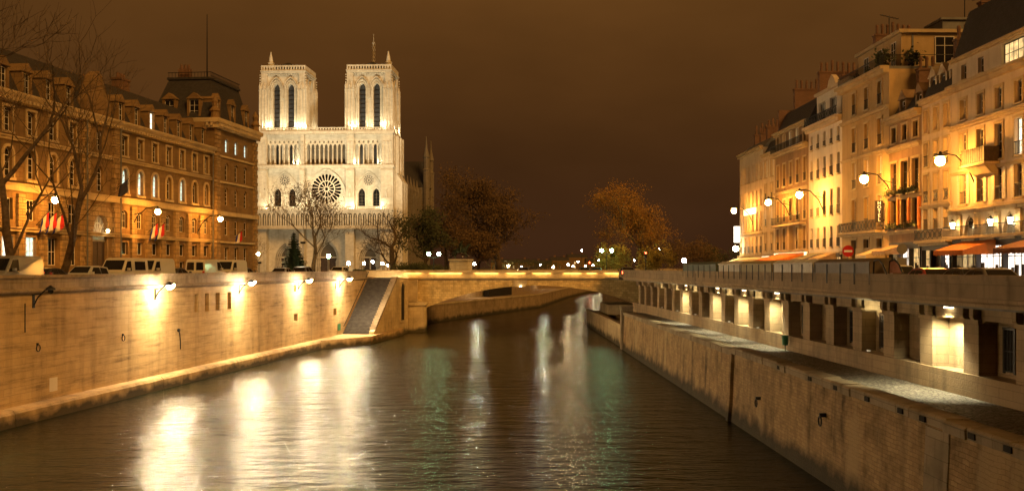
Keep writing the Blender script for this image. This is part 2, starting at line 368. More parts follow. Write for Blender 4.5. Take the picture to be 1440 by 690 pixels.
def win_meshes(w_, h, kind, bars, pane_mat, frame_mat):
    """frame and pane of one window, in the xz plane, sill centre at the origin"""
    k = (round(w_,3), round(h,3), kind, bars, pane_mat, frame_mat)
    if k in _wc: return _wc[k]
    f = MB(); t = min(.07, w_*.09)
    out = [(-w_/2,0),(w_/2,0)]+[(x,z) for x,z in reversed(arch_pts(-w_/2, w_/2, h, kind))] if kind else [(-w_/2,0),(w_/2,0),(w_/2,h),(-w_/2,h)]
    f.box(-w_/2, -w_/2+t, -.04, .04, 0, h if not kind else out[2][1]); f.box(w_/2-t, w_/2, -.04, .04, 0, h if not kind else out[2][1])
    f.box(-w_/2+t, w_/2-t, -.04, .04, 0, t)
    zt = h if not kind else out[2][1]
    f.box(-w_/2+t, w_/2-t, -.04, .04, zt-t, zt)
    nv, nh = bars
    for i in range(1, nv): x = -w_/2+w_*i/nv; f.box(x-t*.4, x+t*.4, -.03, .03, t, zt-t)
    for i in range(1, nh): z = zt*i/nh; f.box(-w_/2+t, w_/2-t, -.025, .025, z-t*.3, z+t*.3)
    if kind:
        a = arch_pts(-w_/2, w_/2, h, kind)
        for p, q in zip(a[:-1], a[1:]): f.bar(p, q, t*1.6, -.04, .04)
        if nv > 1: f.box(-t*.4, t*.4, -.03, .03, zt, h-.02)
    p = MB(); p.prism(out, -.012, .012)
    _wc[k] = (f.mesh('window', frame_mat), p.mesh('pane', pane_mat))
    return _wc[k]
def window(parent, loc, w_, h, kind=None, bars=(2,3), pane='window_glass', frame='white_frame', rz=0.0, label=None):
    fm, pm = win_meshes(w_, h, kind, bars, pane, frame)
    o = put('window', fm, parent, loc, (0,0,rz)); put('pane', pm, o)
    if label: o['label'] = label
    return o
def comb(mb, x0, x1, z0, z1, zt, n, y0, y1, fill=.5):
    """one piece: a band z1..zt with n teeth hanging down to z0"""
    p_ = (x1-x0)/n; pts = [(x1,zt),(x0,zt)]
    for i in range(n):
        a = x0+p_*i; pts += [(a,z1),(a+p_*(1-fill)/2,z1),(a+p_*(1-fill)/2,z0),(a+p_*(1+fill)/2,z0),(a+p_*(1+fill)/2,z1)]
    pts.append((x1,z1)); mb.prism(pts, y0, y1)
ORD = ['first','second','third','fourth','fifth','sixth','seventh','eighth','ninth','tenth','eleventh','twelfth']
# ------------------------------------------------------------------ river
ST = 7.5                                     # street level above the water
def water():
    mb = MB(); mb.quad((-400,-60,0),(400,-60,0),(400,1500,0),(-400,1500,0))
    m, N, L, b = newmat('river_water')
    b.inputs['Base Color'].default_value = (.011, .013, .006, 1); b.inputs['Roughness'].default_value = .17
    b.inputs['IOR'].default_value = 1.33; b.inputs['Specular IOR Level'].default_value = .62
    t = N.new('ShaderNodeTexCoord'); prev = None
    for sc, st, ds, mpv in ((1.0, .55, .5, (.30, .85, 1)), (1.0, .72, .18, (1.1, 3.0, 1)), (1.0, .45, .07, (4, 10, 1))):
        mp_ = N.new('ShaderNodeMapping'); mp_.inputs['Scale'].default_value = mpv; mp_.inputs['Rotation'].default_value = (0,0,.12)
        n = N.new('ShaderNodeTexNoise'); n.inputs['Scale'].default_value = sc; n.inputs['Detail'].default_value = 4; n.inputs['Distortion'].default_value = .5
        bp = N.new('ShaderNodeBump'); bp.inputs['Strength'].default_value = st; bp.inputs['Distance'].default_value = ds
        L.new(t.outputs['Object'], mp_.inputs[0]); L.new(mp_.outputs[0], n.inputs['Vector']); L.new(n.outputs['Fac'], bp.inputs['Height'])
        if prev: L.new(prev.outputs[0], bp.inputs['Normal'])
        prev = bp
    L.new(prev.outputs[0], b.inputs['Normal'])
    tag(mb.build('river', 'river_water'), kind='structure')
water()

# banks (plan): left wall line, then the left bank bends right beyond the bridge
XL = lambda Y: -36.2+.121*Y                   # face of the left quay wall
XR = lambda Y: 13.9-.0134*Y                   # face of the low right wall
XP = lambda Y: 19.1-.0385*Y                   # plane of the right arcade piers
LQ = [(-15.2,147),(-13.7,171),(-5.5,200),(6.4,241),(17,321),(26,375),(60,520),(150,800)]      # left low quay, water edge
UL = [(XL(150),150)]+[(x-7.5,y+1) for x,y in LQ[1:]]                                             # left upper wall
RQ = [(12.4,118),(11.9,150),(12.1,165),(20,200),(36,245),(48,321),(58,375),(92,520),(185,800)]
def ground():
    mb = MB()
    left = [(-1500,-60),(XL(-60)-.9,-60),(XL(150)-.9,150)]+[(x-.5,y) for x,y in UL[1:]]+[(150,3000),(-1500,3000)]
    mb.add([(x,y,ST) for x,y in left], [tuple(range(len(left)))])
    right = [(1500,-60),(XP(-60)+1.5,-60),(XP(150)+1.5,150),(15,168)]+[(x+2,y+2) for x,y in RQ[3:]]+[(185,3000),(1500,3000)]
    mb.add([(x,y,ST) for x,y in right], [tuple(range(len(right)))])
    tag(mb.build('ground', 'ground_soil'), kind='structure')
    for nm, X, sgn in (('street_left', XL, -1), ('street_right', lambda Y: XP(Y)-1.3, 1)):
        r = MB(); e = .004
        a, c = (3.2, 13.2)
        def band(x0, x1, z, mbx):
            pts = [(X(-40)+sgn*x0,-40),(X(-40)+sgn*x1,-40),(X(170)+sgn*x1,170),(X(170)+sgn*x0,170)]
            mbx.add([(x,y,z) for x,y in pts], [(0,1,2,3)])
        band(a, c, ST+e, r); tag(r.build(nm, 'asphalt'), kind='structure')
        p = MB()
        for x0, x1 in ((1.0, a), (c, 16.6 if sgn > 0 else 19.8)):
            vs = [(X(-40)+sgn*x0,-40),(X(-40)+sgn*x1,-40),(X(170)+sgn*x1,170),(X(170)+sgn*x0,170)]
            p.prism(vs, ST-.05, ST+.12, 'xy')
        tag(p.build('pavement_left' if sgn < 0 else 'pavement_right', 'paving'), kind='structure')
        k = MB()
        for x in (a, c): 
            vs = [(X(-40)+sgn*(x-.09),-40),(X(-40)+sgn*(x+.09),-40),(X(170)+sgn*(x+.09),170),(X(170)+sgn*(x-.09),170)]
            k.prism(vs, ST-.04, ST+.125, 'xy')
        tag(k.build('kerb_left' if sgn < 0 else 'kerb_right', 'quay_parapet'), kind='structure')
ground()

# ------------------------------------------------------------------ left quay wall (local x = downstream along the wall, outward = -y)
LW = math.atan2(1, .121)                     # heading of the left wall
tL = lambda Y: Y*math.sqrt(1+.121**2)
q = thing('quay_wall', 'tall golden stone quay wall with cornice, mooring rings and four dark openings', 'wall', (XL(0), 0, 0), LW)
PQ = lambda s,d,z: (s, -d, z)
def quay_left():
    ops = []
    for u in (276.5, 291, 306, 322.5):       # the four dark openings
        Y = 36.2/((720-u)/1500+.121); ops.append((tL(Y)-.42, tL(Y)+.42, 5.35, 6.85))
    holes = [(415,405,.45,.7),(416,446,.6,.75),(472,402,.3,.7),(471,438,.6,.8)]
    for u,v,w_,h in holes:
        Y = 36.2/((720-u)/1500+.121); z = 9-(v-376)/1500*Y; ops.append((tL(Y)-w_, tL(Y)+w_, z-h/2, z+h/2))
    b_ = MB(); wall(b_, tL(-30), tL(150), -.8, 7.45, ops, .7, PQ); b_.build('wall', 'quay_stone', q)
    for o in ops:
        k = MB(); obox(k, PQ, o[0]+.003, o[1]-.003, -.9, -.62, o[2]+.003, o[3]-.003)
        if o[3]-o[2] > 1: 
            for j in range(2): obox(k, PQ, o[0]+.25+.3*j, o[0]+.28+.3*j, -.62, -.5, o[2]+.003, o[3]-.003)
        k.build('wall_opening', 'opening_dark', q)
    # plinth in cast lengths with open joints
    t0 = tL(-30); cuts = [tL(-30), tL(20), tL(44), tL(60.5), tL(79.2), tL(99), tL(113), tL(127.5)]
    for a, c in zip(cuts[:-1], cuts[1:]):
        p = MB(); p.prism([(0,-.8),(-.85,-.8),(-.8,.72),(-.62,.92),(0,.98)], a, c-.10, 'yz'); p.build('plinth', 'quay_stone', q)
    s = MB(); s.prism([(0,7.4),(-.10,7.42),(-.22,7.56),(-.22,7.66),(0,7.75)], tL(-30), tL(143.5), 'yz'); s.build('string_course', 'quay_parapet', q)
    s = MB(); obox(s, PQ, tL(-30), tL(141), -.62, -.04, 7.45, 8.38); s.build('parapet', 'quay_parapet', q)
    rnd = random.Random(3); x = tL(-30); cp = MB()
    while x < tL(141):
        l = rnd.uniform(1.3, 1.9); l = min(l, tL(141)-x)
        obox(cp, PQ, x, x+l-.018, -.70, .05+rnd.uniform(-.015,.015), 8.383, 8.55+rnd.uniform(-.012,.012)); x += l
    cp.build('coping', 'quay_parapet', q)
    for u,v in ((52,489),(172,475)):         # mooring rings
        Y = 36.2/((720-u)/1500+.121); z = 9-(v-376)/1500*Y; r = MB(); pts = [(tL(Y)+.2*math.cos(i*math.pi/8), -.09, z+.2*math.sin(i*math.pi/8)) for i in range(17)]
        r.tube(pts, .03, 6, False); r.box(tL(Y)-.06, tL(Y)+.06, -.1, .0, z+.16, z+.3); r.build('mooring_ring', 'iron', q, True)
    Y = 36.2/((720-250)/1500+.121); z = 9-(464-376)/1500*Y
    r = MB(); r.tube([(tL(Y),-.05,z),(tL(Y)+.12,-.1,z-.2),(tL(Y)+.32,-.07,z-.9),(tL(Y)+.36,-.06,z-1.5)], .04); r.ball((tL(Y),-.08,z),.14); r.build('chain', 'iron', q)
    Y = 36.2/((720-75)/1500+.121); z = 9-(540-376)/1500*Y
    r = MB(); obox(r, PQ, tL(Y)-.45, tL(Y)+.45, -.004, .012, z-.42, z+.42); r.build('repair_patch', 'plaster_white', q)
    Y = 62.2; r = MB(); obox(r, PQ, tL(Y)+.42, tL(Y)+.47, 0, .05, 5.2, 6.9); r.build('cable_duct', 'iron', q)
    g = MB(); Y = 127.9; obox(g, PQ, tL(Y)-.7, tL(Y)+.5, .01, .05, 1.5, 2.3); g.build('green_plate', 'bin_green', q)
quay_left()

# stair down to the water, in front of the wall
def quay_stair():
    t = thing('stone_stair', 'wide stone stair climbing the quay wall beside the bridge', 'stairs', (XL(0),0,0), LW)
    y0, y1 = 129.5, 141.3; n = 40; a, b_ = tL(y0), tL(y1); w_ = 3.3
    pts = [(a,-.8),(b_+4.5,-.8),(b_+4.5,7.5)]
    for i in range(n, 0, -1):
        x = a+(b_-a)*(i-.0)/n; z = .95+(7.5-.95)*i/n
        pts += [(x, z) if i == n else (x, z), (a+(b_-a)*(i-1)/n, z)]
    pts += [(a, .95)]
    m_ = MB(); m_.prism(pts, -w_, -.003); m_.build('flight', 'tread', t)
    # cheek wall on the river side, its top in blocks that follow the slope
    c = MB(); c.prism([(a-.2,-.8),(b_+7.2,-.8),(b_+7.2,7.45),(b_+.6,7.75),(a+.9,1.55),(a-.2,1.25)], -w_-.55, -w_-.003); c.build('cheek_wall', 'bridge_smooth', t)
    k = MB(); nb = 20; top, low = [], []
    for i in range(nb):
        f = i/nb; x = a+.5+(b_-a)*f; z = 1.35+6.3*f; x2 = a+.5+(b_-a)*(i+1)/nb
        top += [(x,z+.45),(x2,z+.45)]; low += [(x,z-.1)]
    low.append((x2, z+.2)); k.prism(top+low[::-1], -w_-.62, -w_+.10)
    k.build('cheek_blocks', 'quay_parapet', t)
    h = MB(); pts = [(a+(b_-a)*f, -.12, 1.9+6.55*f) for f in (0, .5, 1)]; h.tube(pts, .05); h.build('handrail', 'iron', t)
    f_ = MB(); f_.box(a-4.0, b_+2, -w_-1.1, -w_-.55, -.8, .93); f_.prism([(a-4.0,0),(a-4.0,-w_-1.1),(a-4.3-7,-.86),(a-4.3-7,0)], -.8, .93, 'xy') ; 
    f_.box(a-3.99, a-.2, -w_-.55, -.004, -.8, .95); f_.build('landing', 'quay_stone', t)
    # niche in the cheek wall
    nx = b_+3.4; r = MB(); P = lambda s,d,z: (s, -w_-.55-d, z)
    r.prism([(nx-1.1,1.9),(nx+1.1,1.9)]+[(nx+x,z) for x,z in reversed(arch_pts(-1.1,1.1,6.9,'round'))], -w_-.60, -w_-.552); r.build('niche', 'opening_dark', t)
    fr = MB(); A = arch_pts(-1.3,1.3,7.1,'round')
    for p,q_ in zip(A[:-1],A[1:]): fr.bar((nx+p[0],p[1]),(nx+q_[0],q_[1]), .34, -w_-.72, -w_-.553)
    for s in (-1.3,1.3): fr.box(nx+s-.17, nx+s+.17, -w_-.72, -w_-.553, 1.9, A[0][1])
    fr.box(nx-1.5, nx+1.5, -w_-.74, -w_-.553, 1.6, 1.9); fr.build('niche_frame', 'bridge_smooth', t)
quay_stair()

# ------------------------------------------------------------------ left low quay and its back wall beyond the bridge
def left_low_quay():
    t = thing('low_quay', 'low stone quay with railing seen under the bridge arch', 'quay', (0,0,0))
    up = [(XL(150),151)]+UL[1:]
    for i in range(len(LQ)-1):
        a, b_ = LQ[i], LQ[i+1]; ua, ub = up[i], up[i+1]
        m_ = MB(); m_.prism([a, b_, ub, ua], -.8, 2.85, 'xy'); m_.build('quay_edge', 'low_quay_stone', t)
        c = MB(); d = Vector((b_[0]-a[0], b_[1]-a[1])).normalized(); nx, ny = d.y, -d.x
        c.prism([(a[0]+nx*.12,a[1]+ny*.12),(b_[0]+nx*.12,b_[1]+ny*.12),(b_[0]-nx*.5,b_[1]-ny*.5),(a[0]-nx*.5,a[1]-ny*.5)], 2.855, 3.08, 'xy'); c.build('coping', 'bridge_smooth', t)
    t2 = thing('back_wall', 'high bank wall behind the low quay seen under the bridge arch', 'wall', (0,0,0))
    for i in range(len(up)-1):
        a, b_ = up[i], up[i+1]; d = Vector((b_[0]-a[0], b_[1]-a[1])).normalized(); nx, ny = -d.y, d.x
        m_ = MB(); m_.prism([a, b_, (b_[0]+nx*.8,b_[1]+ny*.8), (a[0]+nx*.8,a[1]+ny*.8)], 2.0, 8.5, 'xy'); m_.build('wall', 'low_quay_stone', t2)
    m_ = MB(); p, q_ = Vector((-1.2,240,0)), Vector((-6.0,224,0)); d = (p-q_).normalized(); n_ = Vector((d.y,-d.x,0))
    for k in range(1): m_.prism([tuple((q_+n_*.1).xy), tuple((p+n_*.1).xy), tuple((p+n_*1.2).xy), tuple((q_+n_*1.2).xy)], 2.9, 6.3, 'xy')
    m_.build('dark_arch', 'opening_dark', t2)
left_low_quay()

# ------------------------------------------------------------------ low right wall, promenade, lower platform
RW = math.atan2(1, -.0134)
def right_low_wall():
    t = thing('embankment_wall', 'low rough stained brick and stone wall rising from the water below the arcade', 'wall', (XR(0),0,0), RW)
    # local x = away from the camera, +y = towards the river
    m_ = MB(); m_.prism([(.0,-.8),(.34,-.8),(.16,.9),(.02,3.95),(-.9,3.95),(-.9,-.8)], 12, 62.6, 'yz'); 
    m_.prism([(.0,-.8),(.30,-.8),(.12,.9),(.0,3.85),(-.9,3.85),(-.9,-.8)], 62.9, 117.2, 'yz'); m_.build('wall', 'right_wall', t)
    rnd = random.Random(5); x = 12.0; c = MB()
    while x < 117.0:
        l = min(rnd.uniform(1.0, 1.8), 117.2-x); top = (4.32 if x < 62.5 else 4.16)+rnd.uniform(-.025,.02); out_ = .13+rnd.uniform(-.05,.03)
        c.prism([(out_,top-.36),(out_+.015,top-.06),(out_-.06,top),(-.72,top),(-.72,top-.36)], x, x+l-rnd.uniform(.012,.05), 'yz'); x += l
    c.build('coping', 'right_coping', t)
    for Y0, w_, pr in ((62.75,.26,.20),(33.6,.9,.045)):
        p = MB(); p.prism([(-.1,-.8),(pr+.335,-.8),(pr+.15,.9),(pr+.015,3.9),(-.1,3.9)], Y0-w_, Y0+w_, 'yz'); p.build('pilaster_strip', 'right_coping' if w_ > .5 else 'right_wall', t)
    p = MB(); p.box(117.2, 118.3, -.95, .32, -.8, 4.55); p.box(117.1,118.4,-1.0,.4,4.553,4.75); p.build('end_pier', 'right_coping', t)
    for Y,z in ((44.9,2.55),(56.0,1.9)):
        r = MB(); pts = [(Y+.2*math.cos(i*math.pi/8), .34, z+.2*math.sin(i*math.pi/8)) for i in range(17)]; r.tube(pts,.035,6,False); r.box(Y-.07,Y+.07,.1,.36,z+.17,z+.33); r.build('mooring_ring','iron',t,True)
    for Y in (24,26.1,28.8,31.0,34.6,36.5,39.8,43.5,47.1,52.3):      # drain slots below the coping
        r = MB(); r.box(Y-.22, Y+.22, .10, .155, 4.02, 4.19); r.build('drain_slot', 'opening_dark', t)
right_low_wall()
def promenade():
    m, N, L, b = newmat('cobbles'); b.inputs['Roughness'].default_value = .55; b.inputs['Specular IOR Level'].default_value = .4
    t = N.new('ShaderNodeTexCoord'); v = N.new('ShaderNodeTexVoronoi'); v.inputs['Scale'].default_value = 5.2; v.feature = 'DISTANCE_TO_EDGE'
    v2 = N.new('ShaderNodeTexVoronoi'); v2.inputs['Scale'].default_value = 5.2
    L.new(t.outputs['Object'], v.inputs['Vector']); L.new(t.outputs['Object'], v2.inputs['Vector'])
    r = N.new('ShaderNodeMapRange'); r.inputs[1].default_value = 0; r.inputs[2].default_value = .14; L.new(v.outputs['Distance'], r.inputs[0])
    mx = N.new('ShaderNodeMixRGB'); mx.inputs[1].default_value = (.03,.026,.02,1); L.new(r.outputs[0], mx.inputs[0])
    rr = N.new('ShaderNodeValToRGB'); rr.color_ramp.elements[0].color = (.14,.12,.09,1); rr.color_ramp.elements[1].color = (.30,.27,.21,1)
    L.new(v2.outputs['Color'], rr.inputs[0]); L.new(rr.outputs[0], mx.inputs[2]); L.new(mx.outputs[0], b.inputs['Base Color'])
    bp = N.new('ShaderNodeBump'); bp.inputs['Strength'].default_value = .9; bp.inputs['Distance'].default_value = .06; L.new(r.outputs[0], bp.inputs['Height']); L.new(bp.outputs[0], b.inputs['Normal'])
    mb = MB(); n = 40
    mb.prism([(XR(10)+.6,10),(XP(10)+1,10),(XP(117)+1,117),(XR(117)+.6,117)], 3.6, 4.06, 'xy'); tag(mb.build('path', 'cobbles'), kind='structure')
    t = thing('landing_stage', 'low stone landing with pale end block beside the bridge foot', 'landing', (0,0,0))
    a = MB(); a.prism([(XR(118.3),118.32),(XR(165)-.1,165),(XR(165)+4,168),(XP(168)+1.5,168),(XP(118)+1,118.32)], -.8, 2.35, 'xy'); a.build('platform', 'bridge_smooth', t)
    c = MB(); c.prism([(XR(118.3)-.14,118.4),(XR(165)-.25,165.1),(XR(165)+.4,165.1),(XR(118)+.5,118.4)], 2.353, 2.62, 'xy'); c.build('coping', 'bridge_smooth', t)
    c = MB(); c.prism([(XR(150)+1.6,150),(XR(150)+5.6,150),(XR(150)+5.6,163),(XR(150)+1.6,163)], 2.36, 3.75, 'xy'); c.build('end_block', 'bridge_smooth', t)
promenade()

# ------------------------------------------------------------------ arcade under the right street (local x away from camera, +y towards the river)
AW = math.atan2(1, -.0385); sA = math.sqrt(1+.0385**2)
LIT_BAYS = {0, 6, 8, 10, 13}; UP_BAYS = {2, 7, 9, 12, 14, 16}; PLAIN_BAYS = {1, 4, 11}
def arcade():
    t = thing('arcade_wall', 'long stone arcade with square bays and overhanging parapet along the promenade', 'wall', (XP(0),0,0), AW)
    Y = lambda n: (42.75+4*n)*sA
    n0, n1 = -6, 20
    x0, x1 = Y(n0)-2.2, Y(n1)+2.2
    base = MB(); base.box(x0, x1, -1.4, .12, 3.9, 4.93); base.build('base', 'arcade_stone', t)
    bk = MB(); bk.box(x0, x1, -1.9, -.702, 4.935, 7.6); bk.build('back_wall', 'arcade_stone', t)
    for n in range(n0, n1+1):
        yc = Y(n)
        p = MB(); a = yc-2-.62; b_ = yc-2+.62
        p.box(a, b_, -.70, 0, 4.932, 6.86); p.box(a-.05, b_+.05, -.5, .05, 6.865, 7.02); p.build('pier', 'arcade_stone', t)
        for s in (a+.04, b_-.38):           # twin consoles carry the overhang
            k = MB(); k.prism([(0.0,7.025),(.14,7.03),(.20,7.12),(.20,7.6),(0,7.6)], s, s+.30, 'yz')
            k.build('console', 'arcade_stone', t)
        # lintel with a flat segmental soffit between piers
        l = MB(); l.prism([(yc-1.38,7.6),(yc-1.38,6.87),(yc-1.05,7.0),(yc+1.05,7.0),(yc+1.38,6.87),(yc+1.38,7.6)], -.695, -.12); l.build('lintel', 'arcade_stone', t)
        if n not in LIT_BAYS and n not in PLAIN_BAYS:
            wmb = MB(); c = yc+.35; wmb.box(c-.36, c+.36, -.701, -.67, 5.15, 6.7); wo = wmb.build('window', 'opening_dark', t)
            g = MB()
            for i in range(4): g.box(c-.3+.2*i-.015, c-.3+.2*i+.015, -.66, -.63, 5.15, 6.7)
            for s in (-.40,.40): g.box(c+s-.05, c+s+.05, -.695, -.62, 5.1, 6.76)
            g.box(c-.345,c+.345,-.655,-.625,5.16,5.2); g.box(c-.345,c+.345,-.655,-.625,5.9,5.94)
            g.box(c-.46,c+.46,-.695,-.61,6.705,6.8); g.build('grille', 'iron' if n % 2 else 'dark_wood', wo)
        if n in LIT_BAYS:
            f = MB(); f.box(yc-.3, yc+.3, -.11, .02, 7.38, 7.45); f.box(yc-.34,yc+.34,-.12,.04,7.453,7.5); lo = f.build('bay_light', 'lamp_niche', t)
            lamp('niche_light', 'SPOT', (yc, .45, 7.26), (1,.88,.55), LV['niche']*(2.4 if n == 0 else 1.6), t, .15, (.15,-.12,-1), R(132), .6)
        if n in UP_BAYS:
            f = MB(); f.box(yc+1.02, yc+1.16, -.3, -.16, 4.935, 5.0); f.build('uplight', 'uplight_glass', t)
            lamp('lintel_light', 'SPOT', (yc+.3, .9, 5.9), (1,.88,.52), LV['niche']*.45, t, .06, (0,-.75,1), R(78), .35)
    # deck edge, cornice mouldings and parapet
    d = MB(); d.prism([(-1.9,7.603),(1.30,7.603),(1.30,7.72),(1.42,7.80),(1.42,7.92),(-1.9,7.92)], x0, x1, 'yz'); d.build('cornice', 'arcade_stone', t)
    p = MB(); p.box(x0, x1, .95, 1.34, 7.925, 8.55); p.build('parapet', 'arcade_parapet', t)
    rnd = random.Random(9); x = x0; c = MB()
    while x < x1:
        l = min(rnd.uniform(1.5,2.2), x1-x); c.box(x, x+l-.015, .88, 1.43, 8.553, 8.73+rnd.uniform(-.01,.01)); x += l
    c.build('coping', 'arcade_parapet', t)
arcade()

# ------------------------------------------------------------------ stone bridge with one low arch
def bridge():
    y0, y1 = 150.0, 166.0; xa, xb = -15.6, 19.0
    t = thing('stone_bridge', 'single arched stone bridge with lit parapet crossing the river', 'bridge', (0,y0,0))
    A0, A1, crown, spring = -13.2, 20.0, 6.5, 2.9
    n = 28; cx = (A0+A1)/2; h = crown-spring; hw = (A1-A0)/2; r = (hw*hw+h*h)/(2*h)
    arc = [(cx+hw*(2*i/n-1), crown-r+math.sqrt(r*r-(hw*(2*i/n-1))**2)) for i in range(n+1)]
    body = MB(); body.prism([(xa,-.8),(A0,-.8)]+arc+[(A1+2,spring),(A1+2,7.4),(xa,7.4)], 0, y1-y0); body.build('arch', 'bridge_stone', t)
    v = MB()
    for p, q_ in zip(arc[:-1], arc[1:]): 
        v.prism([(p[0],p[1]-.01),(q_[0],q_[1]-.01),(q_[0],q_[1]+.62),(p[0],p[1]+.62)], -.07, -.003)
    v.build('voussoirs', 'bridge_stone', t)
    k = MB(); k.prism([(.4,6.3),(1.95,6.3),(2.2,7.24),(.15,7.24)], -.34, -.072); k.build('keystone', 'bridge_smooth', t)
    cn = MB(); cn.prism([(-.003,7.25),(-.22,7.32),(-.34,7.45),(-.34,7.58),(0,7.58)], xa, 18.0, 'yz'); cn.build('cornice', 'bridge_smooth', t)
    dk = MB(); dk.box(-22, 21.5, 0, y1-y0, 7.403, 7.57); dk.build('deck', 'asphalt', t)
    lp = MB(); lp.box(-20.5,18.3,-.345,-.315,8.26,8.401); lp.build('strip_screen','bridge_smooth',t)  # lip added to screen the light strips from the water and camera
    for yy, nm in ((-.16, 0), (y1-y0-.26, 1)):
        p = MB(); p.box(-20.5, 18.3, yy, yy+.42, 7.585, 8.40); p.build('parapet', 'bridge_smooth', t)
        c = MB(); c.box(-20.5, 18.3, yy-.19, yy+.54, 8.403, 8.62); c.build('coping', 'bridge_smooth', t)
    rnd = random.Random(21); x = -15.2
    while x < 17:                             # warm light strips under the coping, behind the added lip
        l = rnd.choice((1.3, 2.4, 3.2, 4.4)); s = MB(); s.box(x, min(x+l,18), -.30, -.23, 8.345, 8.40); s.build('light_strip', 'lamp_strip', t); x += l+rnd.choice((.8,1.3,1.9))
    # rounded pier at the left foot with ledge and plinth
    pr = MB(); pr.box(-16.3, -13.25, -1.2, -.075, 4.3, 7.25); pr.build('pier', 'bridge_smooth', t)
    pr = MB(); pr.prism([(-16.5,0),(-16.5,-1.5),(-14.2,-2.1),(-12.3,-1.5),(-12.0,0),(-12.6,6),(-12.6,9.0),(-13.0,9.0),(-13.3,1)], -.8, 3.75, 'xy'); pr.build('pier_foot', 'bridge_smooth', t)
    lg = MB(); lg.prism([(-16.7,-.08),(-16.7,-1.7),(-14.2,-2.35),(-12.1,-1.65),(-11.8,-.08)], 3.753, 4.2, 'xy'); lg.build('pier_ledge', 'bridge_smooth', t)
    lm = MB(); lm.box(1.05, 1.35, -.55, -.345, 6.32, 6.45); lm.build('navigation_lamp', 'lamp_niche', t)
bridge()
